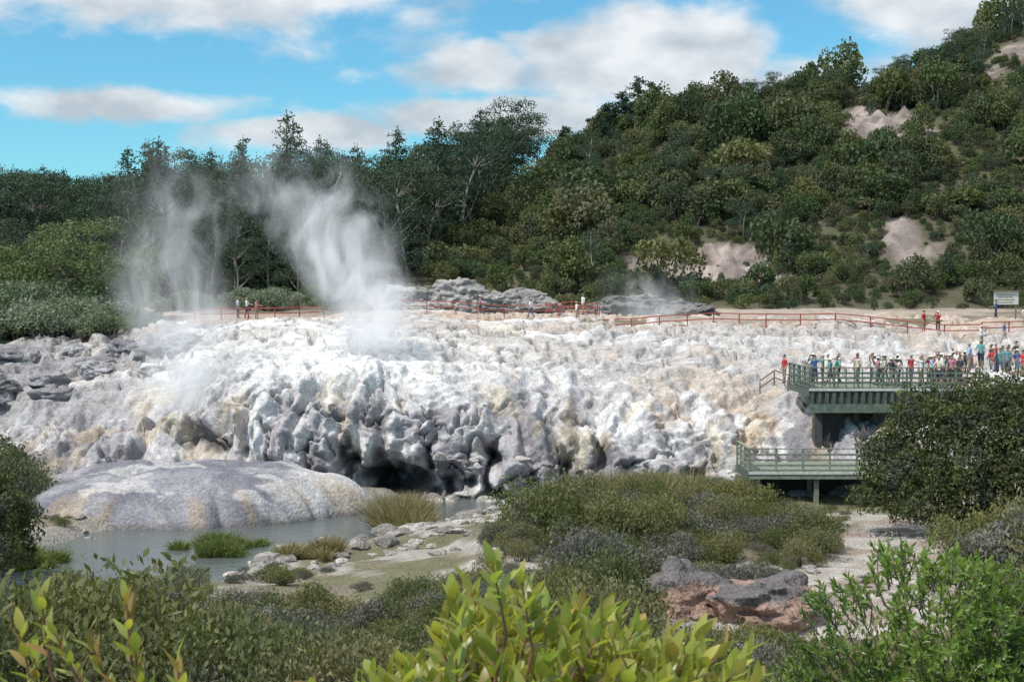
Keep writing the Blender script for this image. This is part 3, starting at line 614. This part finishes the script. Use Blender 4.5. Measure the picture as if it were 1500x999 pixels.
mb=MB();beam(mb,(17.9,83.2,2.5),(17.9,83.2,5.6),.45,.7);beam(mb,(18.8,84.4,2.5),(18.8,84.4,5.6),1.6,1.6);beam(mb,(17.6,82.8,5.25),(20.6,82.8,5.25),.3,.25);beam(mb,(20.2,83.4,2.5),(20.2,83.4,5.6),.3,.3)
o=mb.obj('support_bay',[M_conc],False);o.parent=up
lo=platform('viewing_platform',12.4,19.4,74,78,2.76,False,.2,True)
mb=MB();zb=drop(42.3,122);beam(mb,(41.5,122,zb-.2),(41.5,122,zb+2.2),.1,.1);beam(mb,(43.2,122,zb-.2),(43.2,122,zb+2.2),.1,.1)
beam(mb,(41.3,121.93,zb+1.65),(43.4,121.93,zb+1.65),.05,1.1,1);beam(mb,(41.2,121.9,zb+2.28),(43.5,121.9,zb+2.28),.35,.08)
for k in range(4): beam(mb,(41.6,121.895,zb+1.95-k*.22),(43.1-.2*(k%2),121.895,zb+1.95-k*.22),.01,.05,0)
mb.obj('information_sign',[M_brown,M_white],False)
# ---------------------------------------------------------------- people
def person_mesh(pose,seed,female=False,shorts=False,hat=False):
    rs=random.Random(seed);V=[];E=[];R=[];T=[]
    def v(p,r): V.append(p);R.append(r if isinstance(r,tuple) else (r,r));return len(V)-1
    def e(a,b,t): E.append((a,b));T.append(t)
    w=.92 if female else 1
    pel=v((0,0,.93),(.125,.095));sp=v((0,.0,1.12),(.115*w,.085));ch=v((0,.005,1.31),(.145*w,.10));nb=v((0,.005,1.44),(.07,.06));nk=v((0,-.01,1.50),(.048,.05));hd=v((0,-.02,1.585),(.072,.088));ht=v((0,-.012,1.665),(.06,.072))
    e(pel,sp,1);e(sp,ch,1);e(ch,nb,1);e(nb,nk,0);e(nk,hd,0);e(hd,ht,3)
    st=rs.uniform(.02,.12) if pose!='walk' else .25
    for sx in(-1,1):
        hp=v((sx*.085,0,.86),(.085,.085));kn=v((sx*.095,-.02-sx*st*.4,.49),(.058,.06));an=v((sx*.1,.02-sx*st,.09),(.04,.045));to=v((sx*.11,-.13-sx*st,.045),(.042,.032))
        e(pel,hp,2);e(hp,kn,2);e(kn,an,0 if shorts else 2);e(an,to,4)
        sh=v((sx*.165*w,.005,1.395),(.058,.058))
        if pose=='photo': el=(sx*.25,-.14,1.22);wr=(sx*.09,-.27,1.50);hd_=(sx*.05,-.29,1.56)
        elif pose=='rail': el=(sx*.23,-.10,1.16);wr=(sx*.16,-.33,1.13);hd_=(sx*.15,-.41,1.11)
        elif pose=='point' and sx>0: el=(sx*.26,-.25,1.36);wr=(sx*.27,-.48,1.42);hd_=(sx*.27,-.57,1.43)
        elif pose=='walk': el=(sx*.22,sx*.08,1.14);wr=(sx*.23,sx*.12-.10,.93);hd_=(sx*.23,sx*.12-.14,.86)
        else: el=(sx*.225,.02,1.13);wr=(sx*.225,-.06,.91);hd_=(sx*.22,-.08,.84)
        a=v(el,(.042,.042));b_=v(wr,(.028,.028));c_=v(hd_,(.038,.02))
        e(ch,sh,1);e(sh,a,1);e(a,b_,0);e(b_,c_,0)
        d=np.array(hd_)-np.array(wr);d=unit(d);sd=np.array([0,1,0]) if abs(d[1])<.7 else np.array([1,0,0])
        for k,(o_,l_) in enumerate([(-.028,.07),(-.01,.08),(.01,.076),(.027,.06)]):
            q=np.array(hd_)+sd*o_+d*.03;f1=v(tuple(q),.0095);f2=v(tuple(q+d*l_*.6),.008);f3=v(tuple(q+d*l_+np.array([-sx*.012,-.008,0])),.006);e(c_,f1,0);e(f1,f2,0);e(f2,f3,0)
        q=np.array(wr)*.5+np.array(hd_)*.5;f1=v(tuple(q+sd*-.035),.011);f2=v(tuple(q+sd*-.055+d*.04),.008);e(c_,f1,0);e(f1,f2,0)
    bm=bmesh.new();ly=bm.verts.layers.skin.verify();bvs=[]
    for i,p in enumerate(V):
        q=bm.verts.new(p);q[ly].radius=R[i];q[ly].use_root=(i==0);bvs.append(q)
    for a,b_ in E: bm.edges.new((bvs[a],bvs[b_]))
    me=bpy.data.meshes.new('sk');bm.to_mesh(me);bm.free();o=link(bpy.data.objects.new('sk',me))
    o.modifiers.new('Skin','SKIN').use_smooth_shade=True;md=o.modifiers.new('s','SUBSURF');md.levels=1;md.render_levels=1
    dg=bpy.context.evaluated_depsgraph_get();m2=bpy.data.meshes.new_from_object(o.evaluated_get(dg));bpy.data.objects.remove(o)
    nv=len(m2.vertices);co=np.empty(nv*3);m2.vertices.foreach_get('co',co);co=co.reshape(-1,3)
    mb=MB()
    VA=np.array(V);A=VA[[a for a,b in E]];B=VA[[b for a,b in E]]
    byk={}
    for pl in m2.polygons:
        c_=np.array(pl.center);t_=np.clip(((c_-A)*(B-A)).sum(1)/((B-A)**2).sum(1),0,1);j=int(np.argmin(np.linalg.norm(A+(B-A)*t_[:,None]-c_,axis=1)));mt=T[j]
        if c_[2]>1.52 and mt in(0,3): mt=3 if (c_[1]>.02 or c_[2]>1.665 or (female and abs(c_[0])>.062 and c_[1]>-.03)) else 0
        if mt==1 and c_[2]<.95: mt=2
        if mt==0 and c_[2]<.1: mt=4
        byk.setdefault((len(pl.vertices),mt),[]).append(list(pl.vertices))
    first=True
    for (k,mt),fs in byk.items():
        if k not in(3,4): continue
        if first: mb.add(co,fs,mt);first=False
        else: mb.p[k].append(np.array(fs));mb.m[k].append(np.full(len(fs),mt))
    v_,f_=ico(2)
    mb.add(v_*[.014,.03,.02]+[0,-.115,1.575],f_,0)
    for sx in(-1,1): mb.add(v_*[.012,.008,.008]+[sx*.03,-.10,1.60],f_,5);mb.add(v_*[.012,.02,.03]+[sx*.078,-.01,1.585],f_,0)
    mb.add(v_*[.022,.008,.006]+[0,-.105,1.545],f_,6)
    hv=v_*[.088,.10,.085]+[0,0.008,1.635];cap=hv.copy();cap[:,2]=np.maximum(cap[:,2],1.63);cap[:,1]+=np.where(v_[:,1]<-.3,.012,0)
    mb.add(cap,f_,7 if hat else 3)
    if hat:
        a=np.arange(24)/24*6.283;ring=np.vstack([np.c_[.07*np.cos(a),.08*np.sin(a),a*0+1.645],np.c_[.15*np.cos(a),.17*np.sin(a),a*0+1.625],np.c_[.07*np.cos(a),.08*np.sin(a),a*0+1.655]])
        mb.add(ring,[[k*24+i,k*24+(i+1)%24,((k+1)%3)*24+(i+1)%24,((k+1)%3)*24+i] for k in range(3) for i in range(24)],7)
    if pose=='photo': beam(mb,(-.06,-.27,1.585),(.06,-.27,1.585),.07,.075,5);
    return mb.mesh('person_body',[None]*8)
def cm(name,c,r=.85): return simple(name,c,r,.1,12)
skin=cm('skin',(.42,.26,.19),.6);skin2=cm('skin_tan',(.30,.18,.12),.6);lips=cm('lips',(.3,.11,.1),.5);dk=cm('black',(.02,.02,.02),.5)
hairs=[cm('hair_dark',(.02,.015,.012)),cm('hair_brown',(.08,.05,.03)),cm('hair_grey',(.35,.34,.33)),cm('hair_fair',(.3,.22,.12))]
shirts=[cm('shirt_%d'%i,c_) for i,c_ in enumerate([(.75,.75,.75),(.7,.72,.75),(.06,.12,.30),(.35,.5,.7),(.45,.04,.05),(.03,.25,.2),(.05,.05,.06),(.6,.55,.45),(.5,.2,.25),(.12,.3,.32),(.78,.76,.70)])]
trs=[cm('trousers_%d'%i,c_) for i,c_ in enumerate([(.04,.05,.09),(.25,.22,.16),(.03,.03,.035),(.12,.15,.2),(.4,.38,.34)])]
shoe=cm('shoes',(.05,.045,.04));hatm=cm('sun_hat',(.72,.70,.62))
bodies=[person_mesh(*a) for a in [('stand',1,False,True,False),('rail',2,False,False,False),('photo',3,False,False,True),('stand',4,True,False,False),('walk',5,False,True,True),('point',6,False,False,False),('rail',7,True,True,False),('walk',8,True,False,False)]]
def put(x,y,face,z=None,shirt=None,body=None):
    me=bodies[random.randrange(8) if body is None else body];o=link(bpy.data.objects.new('tourist',me))
    ms=[random.choice([skin,skin,skin2]),shirts[random.randrange(11) if shirt is None else shirt],random.choice(trs),random.choice(hairs),shoe,dk,lips,hatm]
    for i,m_ in enumerate(ms): o.material_slots[i].link='OBJECT';o.material_slots[i].material=m_
    s=random.uniform(.96,1.08);o.scale=(s*1.12,s*1.12,s);o.location=(x,y,(drop(x,y)+.01 if z is None else z));o.rotation_euler=(0,0,face)
L_=[];tries=0
while len(L_)<62 and tries<6000:
    tries+=1
    x=random.uniform(18.0,31);y=random.uniform(82.45,87.6)
    if x>26.6: y=random.uniform(84.5,89.5)
    if x<21.5 and random.random()<.6: continue
    if all(math.hypot(x-a,(y-b))>.5 for a,b in L_): L_.append((x,y))
for x,y in L_:
    put(x,y,math.radians(random.gauss(-75,35)),6.575 if x<26.9 and 82<y<88 else None)
put(17.3,90.2,-1.2,None,4,0)
for x,y,sh in [(32.0,110.5,4),(33.2,110.8,4),(41.0,120.5,2),(42.0,116.5,0),(-23.7,123,1),(-23.0,123.4,0),(-22.1,123,8),(1.6,119.5,0),(5.4,119.2,10),(6.2,124.5,0),(-2.8,125,8),(34.5,104.5,0),(36,104,2),(-31,125,0),(-12,124,4)]:
    put(x,y,random.uniform(-2.5,2.5),None,sh)
# ---------------------------------------------------------------- foreground plants
def leafgeo(mb,base,d,nrm,L,W,mat=0,col=(1,1,1),curl=.25,fold=.25,nseg=5):
    base=np.array(base,float);d=unit(np.array(d,float));s=unit(np.cross(d,nrm));n=np.cross(s,d)
    t=np.linspace(0,1,nseg+1);wd=np.sin(math.pi*np.clip(t,0,1)**.8)**.75*W*.5;wd[0]=.002;wd[-1]=.0015
    vs=[]
    for i,tt in enumerate(t):
        c_=base+d*L*tt-n*curl*L*tt*tt
        for k in(-1,0,1): vs.append(c_+s*k*wd[i]+n*(abs(k)*fold*wd[i]))
    f=grid_faces(nseg+1,3);mb.add(vs,f,mat,col)
M_leaf=foliage('broad_glossy_leaves',[(.28,.34,.085),(.40,.42,.12),(.21,.28,.075)],.45,.35,False,.5)
M_leafr=foliage('reddish_leaves',[(.36,.23,.10),(.30,.30,.09)],.38,.4,False,.5)
M_stem=simple('reddish_stem',(.22,.10,.08),.6,.2,30);M_gleaf=foliage('bright_green_leaves',[(.13,.23,.055),(.21,.30,.075),(.09,.16,.045)],.38,.38,False,.5)
def shoot(mb,root,tip,nl,L,W,rs,r=.004,spread=.6,red=.1,span=.14,mats=(0,1,2),nseg=5):
    root=np.array(root);tip=np.array(tip);mid=(root+tip)/2+np.array([rs.uniform(-.04,.04),rs.uniform(-.04,.04),.02]);tube(mb,[root,mid,tip],[r*1.6,r*1.2,r*.6],5,mats[1])
    ax=unit(tip-mid);a0=rs.uniform(0,6.28);u=unit(np.cross(ax,[.2,.9,.1]));v_=np.cross(ax,u)
    for i in range(nl):
        f=i/max(1,nl-1);p=tip-ax*span*(1-f)*rs.uniform(.9,1.1);a=a0+i*2.4;o_=u*math.cos(a)+v_*math.sin(a)
        d=o_*spread*(1.25-f*.75)+ax*(.5+.6*f);l_=L*rs.uniform(.7,1.1)*(1-.25*f*rs.random());k=rs.uniform(.65,1.25);cc=(k*rs.uniform(.9,1.2),k,k*.9)
        leafgeo(mb,p,d,unit(ax-o_*.2),l_,W*l_/L,mats[2] if rs.random()<red else mats[0],cc,rs.uniform(-.05,.35),rs.uniform(.1,.4),nseg)
rs=random.Random(11)
mb=MB();tops=[(-.42,11.20),(-.33,11.19),(-.24,11.24),(-.16,11.30),(-.13,11.38),(-.04,11.48),(.02,11.43),(.05,11.36),(.12,11.29),(.2,11.35),(.26,11.34),(.33,11.30),(.40,11.28),(.47,11.27),(.52,11.26)]
for i in range(360):
    if i<15: x,z=tops[i];y=3.0+rs.uniform(-.1,.15)
    else:
        x=rs.uniform(-.36,.54);y=rs.uniform(2.7,3.7);zt=np.interp(x,[a for a,b in tops],[min(b,11.36) for a,b in tops]);z=zt-rs.uniform(.02,.36)+(y-3)*-.05
    shoot(mb,(x*.55+rs.uniform(-.05,.05),y*.5+1.55,z-.42),(x,y,z-.05),rs.choice([9,10,11,12]),.068,.031,rs,.003,.55,.07,.12)
for i in range(10): tube(mb,[(rs.uniform(-.1,.1),3.1,9.6),(rs.uniform(-.2,.25),3.1,10.4),(rs.uniform(-.3,.35),3.05,11)],[.02,.014,.008],7,1)
mb.obj('broadleaf_shrub',[M_leaf,M_stem,M_leafr],True)
mb=MB()
for (x,y,z,nl) in [(-1.0,3.0,11.40,9),(-.96,2.95,11.34,9),(-1.06,3.05,11.31,9),(-.92,3.1,11.26,9),(-1.1,2.95,11.25,10),(-.82,3.0,11.39,9),(-.80,3.0,11.28,8),(-.79,3.0,11.21,8),(-.70,2.95,11.27,7),(-.69,2.95,11.20,7),(-1.02,2.9,11.2,9),(-1.15,3.1,11.38,9),(-.85,3.0,11.2,7),(-.78,2.95,11.14,8),(-.9,2.9,11.14,8),(-1.05,3.1,11.24,9),(-1.0,3.05,11.16,9),(-1.1,3.0,11.16,9),(-.95,3.1,11.2,8)]:
    shoot(mb,(x*.9-.02,y+.05,z-.42),(x,y,z-.04),nl,.068,.027,rs,.0035,.5,.35,.13)
for i in range(6): tube(mb,[(-.9,3.05,9.6),(-.9+rs.uniform(-.1,.1),3.05,10.3),(-.9+rs.uniform(-.15,.15),3.03,10.95)],[.016,.012,.006],6,1)
mb.obj('young_shrub',[M_leaf,M_stem,M_leafr],True)
mb=MB();lobes=[((2.35,8,9.80),.78),((3.05,8.2,9.65),.75),((1.9,7.9,9.4),.62),((2.6,7.5,9.4),.72),((1.55,7.8,9.15),.52),((3.6,8,9.2),.9),((2.1,7.5,9.0),.7),((2.9,7.5,9.0),.8)]
for i in range(3000):
    (c_,r_)=lobes[rs.choices(range(8),[3,3,2.2,3,1.8,2,2,2])[0]];c_=np.array(c_);d=unit(np.array([rs.gauss(0,1),rs.gauss(0,1),rs.gauss(.35,1)]))
    if d[1]>.5: d[1]*=-1
    tip=c_+d*r_*rs.uniform(.78,1.06)
    dd=unit(d+np.array([0,0,.7]));shoot(mb,tip-dd*.16,tip,13,.062,.023,rs,.003,.75,0,.12,(0,1,2),3)
for (c_,r_) in lobes: tube(mb,[(2.4,8.2,7.6),(np.array(c_)+[2.4,8.2,8])/2,c_],[.06,.04,.02],6,1)
mb.obj('bright_green_shrub',[M_gleaf,M_bark,M_gleaf],True)
# ---------------------------------------------------------------- steam
def steam(name,z0,z1,curve,xa,xb,y0,r0,r1,dens,pad,seed,fade,warp=8.0,scale=.5):
    m=bpy.data.materials.new(name+'_vapour');m.use_nodes=True;nt=m.node_tree;nt.nodes.clear();N=nt.nodes;Lk=nt.links.new
    def mt(op,a,b=None,c_=None,clamp=False):
        n=N.new('ShaderNodeMath');n.operation=op;n.use_clamp=clamp
        for i,q in enumerate((a,b,c_)):
            if q is None: continue
            if isinstance(q,(int,float)): n.inputs[i].default_value=q
            else: Lk(q,n.inputs[i])
        return n.outputs[0]
    tc=N.new('ShaderNodeTexCoord');wn=N.new('ShaderNodeTexNoise');wn.inputs['Scale'].default_value=.24;wn.inputs['Detail'].default_value=1
    Lk(tc.outputs['Object'],wn.inputs['Vector'])
    s0=N.new('ShaderNodeSeparateXYZ');Lk(tc.outputs['Object'],s0.inputs[0]);sx=N.new('ShaderNodeSeparateXYZ');Lk(wn.outputs['Color'],sx.inputs[0])
    t=mt('DIVIDE',mt('SUBTRACT',s0.outputs[2],z0),z1-z0,clamp=True)
    ws=mt('MULTIPLY',mt('ADD',t,.10),warp)
    xx=mt('ADD',s0.outputs[0],mt('MULTIPLY',mt('SUBTRACT',sx.outputs[0],.5),ws))
    fc=N.new('ShaderNodeFloatCurve');cu=fc.mapping.curves[0]
    cu.points[0].location=(0,curve[0][1]);cu.points[-1].location=(1,curve[-1][1])
    for a,b in curve[1:-1]: cu.points.new(a,b)
    fc.mapping.update();Lk(t,fc.inputs['Value'])
    xc=mt('ADD',mt('MULTIPLY',fc.outputs[0],xb-xa),xa)
    R_=mt('ADD',mt('MULTIPLY',t,r1-r0),r0)
    dx=mt('DIVIDE',mt('SUBTRACT',xx,xc),R_);dy=mt('DIVIDE',mt('SUBTRACT',s0.outputs[1],y0),3.4)
    d=mt('SQRT',mt('ADD',mt('MULTIPLY',dx,dx),mt('MULTIPLY',dy,dy)))
    fall=mt('SUBTRACT',1,d,clamp=True);fall=mt('POWER',fall,1.3)
    nz=N.new('ShaderNodeTexNoise');nz.inputs['Scale'].default_value=scale;nz.inputs['Detail'].default_value=4;nz.inputs['Roughness'].default_value=.6;nz.inputs['Distortion'].default_value=1.1
    mp=N.new('ShaderNodeMapping');mp.inputs['Location'].default_value=(seed,0,seed);mp.inputs['Rotation'].default_value=(0,.45,0);mp.inputs['Scale'].default_value=(1.15,.8,.65);Lk(tc.outputs['Object'],mp.inputs[0]);Lk(mp.outputs[0],nz.inputs['Vector'])
    mr=N.new('ShaderNodeMapRange');Lk(nz.outputs['Fac'],mr.inputs[0]);Lk(mt('ADD',mt('MULTIPLY',t,.20),.29),mr.inputs['From Min']);mr.inputs['From Max'].default_value=.74
    den=mt('MULTIPLY',fall,mr.outputs[0]);hf=mt('POWER',mt('SUBTRACT',1,t,clamp=True),fade);bot=mt('MULTIPLY',t,10,clamp=True)
    den=mt('MULTIPLY',mt('MULTIPLY',den,mt('MULTIPLY',hf,bot)),dens)
    pv=N.new('ShaderNodeVolumePrincipled');pv.inputs['Color'].default_value=(.97,.98,1,1);pv.inputs['Anisotropy'].default_value=.1
    Lk(den,pv.inputs['Density']);pv.inputs['Emission Color'].default_value=(.93,.96,1,1);Lk(mt('MULTIPLY',den,.48),pv.inputs['Emission Strength'])  # added glow, stands in for light scattered repeatedly inside the steam
    out=N.new('ShaderNodeOutputMaterial');Lk(pv.outputs[0],out.inputs['Volume'])
    try: m.cycles.volume_step_rate=1.4
    except Exception as ex: print(ex)
    xs_=[xa+(xb-xa)*b for a,b in curve];mb=MB();x0=min(xs_)-pad;x1=max(xs_)+pad
    beam(mb,((x0+x1)/2,y0-3.4,(z0+z1)/2),((x0+x1)/2,y0+3.4,(z0+z1)/2),x1-x0,z1-z0)
    mb.obj(name,[m],False)
steam('steam_plume',7.6,23.5,[(0,.97),(.25,.88),(.5,.62),(.75,.38),(1,.25)],-17.5,-8.4,92.5,3.3,6.2,1.8,6.5,5.0,1.1,9,.42)
steam('steam_plume',2.6,22.5,[(0,.75),(.25,.45),(.5,.25),(.75,.35),(1,.65)],-22.5,-17.0,87.6,2.8,5.6,1.1,6.5,11.0,1.1,8,.42)
steam('steam_plume',9.3,14.5,[(0,.5),(.5,.45),(1,.35)],10,15,128,4.5,6,.55,6,4.0,.9,5,.42)
# ---------------------------------------------------------------- world
w=bpy.data.worlds.new('World');SC.world=w;w.use_nodes=True;nt=w.node_tree;N=nt.nodes;Lk=nt.links.new;bg=N['Background']
to=Vector((-.55,-.38,1.0)).normalized();el=math.asin(to.z)
sky=N.new('ShaderNodeTexSky');sky.sky_type='NISHITA';sky.sun_disc=False;sky.sun_elevation=el;sky.sun_rotation=math.atan2(to.x,to.y)%(2*math.pi);sky.ozone_density=2.0;sky.air_density=1.0;sky.dust_density=.4
tint=N.new('ShaderNodeVectorMath');tint.operation='MULTIPLY';tint.inputs[1].default_value=(.46,.90,.98);Lk(sky.outputs[0],tint.inputs[0]);Lk(tint.outputs[0],bg.inputs['Color']);bg.inputs['Strength'].default_value=.15
def mt(op,a,b=None,clamp=False):
    n=N.new('ShaderNodeMath');n.operation=op;n.use_clamp=clamp
    for i,q in enumerate((a,b)):
        if q is None: continue
        if isinstance(q,(int,float)): n.inputs[i].default_value=q
        else: Lk(q,n.inputs[i])
    return n.outputs[0]
tc=N.new('ShaderNodeTexCoord');sp_=N.new('ShaderNodeSeparateXYZ');Lk(tc.outputs['Generated'],sp_.inputs[0])
az=mt('ARCTAN2',sp_.outputs[0],sp_.outputs[1]);ele=mt('ARCSINE',sp_.outputs[2])
cb=N.new('ShaderNodeCombineXYZ');Lk(az,cb.inputs[0]);Lk(mt('MULTIPLY',ele,2.0),cb.inputs[1])
n1=N.new('ShaderNodeTexNoise');n1.inputs['Scale'].default_value=11;n1.inputs['Detail'].default_value=7;n1.inputs['Roughness'].default_value=.58;n1.inputs['Distortion'].default_value=.2;Lk(cb.outputs[0],n1.inputs['Vector'])
n2=N.new('ShaderNodeTexNoise');n2.inputs['Scale'].default_value=13;n2.inputs['Detail'].default_value=4;va=N.new('ShaderNodeVectorMath');va.operation='ADD';va.inputs[1].default_value=(.02,.03,4);Lk(cb.outputs[0],va.inputs[0]);Lk(va.outputs[0],n2.inputs['Vector'])
tot=None
for a,e_,sa,se,wt in [(-.28,.222,.27,.046,1.4),(.05,.238,.26,.026,1.4),(.095,.160,.10,.038,1.35),(-.03,.156,.06,.022,1.0),(.0,.122,.10,.016,1.3),(-.10,.150,.05,.010,.4),(-.27,.126,.12,.014,1.0),(-.15,.110,.08,.015,1.1),(.215,.150,.07,.024,1.0),(.30,.20,.09,.05,1.3)]:
    dx_=mt('DIVIDE',mt('SUBTRACT',az,a),sa);dy_=mt('DIVIDE',mt('SUBTRACT',ele,e_),se)
    g=mt('EXPONENT',mt('MULTIPLY',mt('ADD',mt('MULTIPLY',dx_,dx_),mt('MULTIPLY',dy_,dy_)),-1))
    g=mt('MULTIPLY',g,wt);tot=g if tot is None else mt('MAXIMUM',tot,g)
high=mt('MULTIPLY',mt('SUBTRACT',ele,.23,clamp=True),3,clamp=True);tot=mt('MAXIMUM',tot,mt('MULTIPLY',high,.85))  # unseen cloud cover overhead, added for brighter, whiter fill light
v=mt('ADD',tot,mt('MULTIPLY',mt('SUBTRACT',n1.outputs['Fac'],.5),1.9))
mr=N.new('ShaderNodeMapRange');mr.interpolation_type='SMOOTHSTEP';mr.inputs['From Min'].default_value=.28;mr.inputs['From Max'].default_value=.82;Lk(v,mr.inputs[0])
sh=N.new('ShaderNodeMapRange');sh.inputs['From Min'].default_value=.36;sh.inputs['From Max'].default_value=.60;Lk(n2.outputs['Fac'],sh.inputs[0])
cc=N.new('ShaderNodeMix');cc.data_type='RGBA';Lk(sh.outputs[0],cc.inputs[0]);cc.inputs[6].default_value=(.52,.58,.64,1);cc.inputs[7].default_value=(.90,.92,.94,1)
b2=N.new('ShaderNodeBackground');Lk(cc.outputs[2],b2.inputs['Color']);b2.inputs['Strength'].default_value=1.0
ms=N.new('ShaderNodeMixShader');Lk(mt('MULTIPLY',mr.outputs[0],.93),ms.inputs[0]);Lk(bg.outputs[0],ms.inputs[1]);Lk(b2.outputs[0],ms.inputs[2]);Lk(ms.outputs[0],N['World Output'].inputs['Surface'])
sl=bpy.data.lights.new('sun','SUN');sl.energy=3.8;sl.angle=math.radians(.53);sl.color=(1,.96,.905);so=link(bpy.data.objects.new('sun',sl));so.rotation_euler=(-to).to_track_quat('-Z','Y').to_euler();so.location=(0,0,60)
# ---------------------------------------------------------------- camera
cd=bpy.data.cameras.new('camera');cd.lens=50;cd.sensor_width=36;cd.clip_end=9000;cd.clip_start=.05
cd.dof.use_dof=True;cd.dof.focus_distance=80;cd.dof.aperture_fstop=13
co=link(bpy.data.objects.new('camera',cd));co.location=(0,0,12);co.rotation_euler=(math.radians(90)-math.atan(69.5/2083),0,0);SC.camera=co
SC.view_settings.view_transform='Standard';SC.view_settings.look='None';SC.view_settings.exposure=0
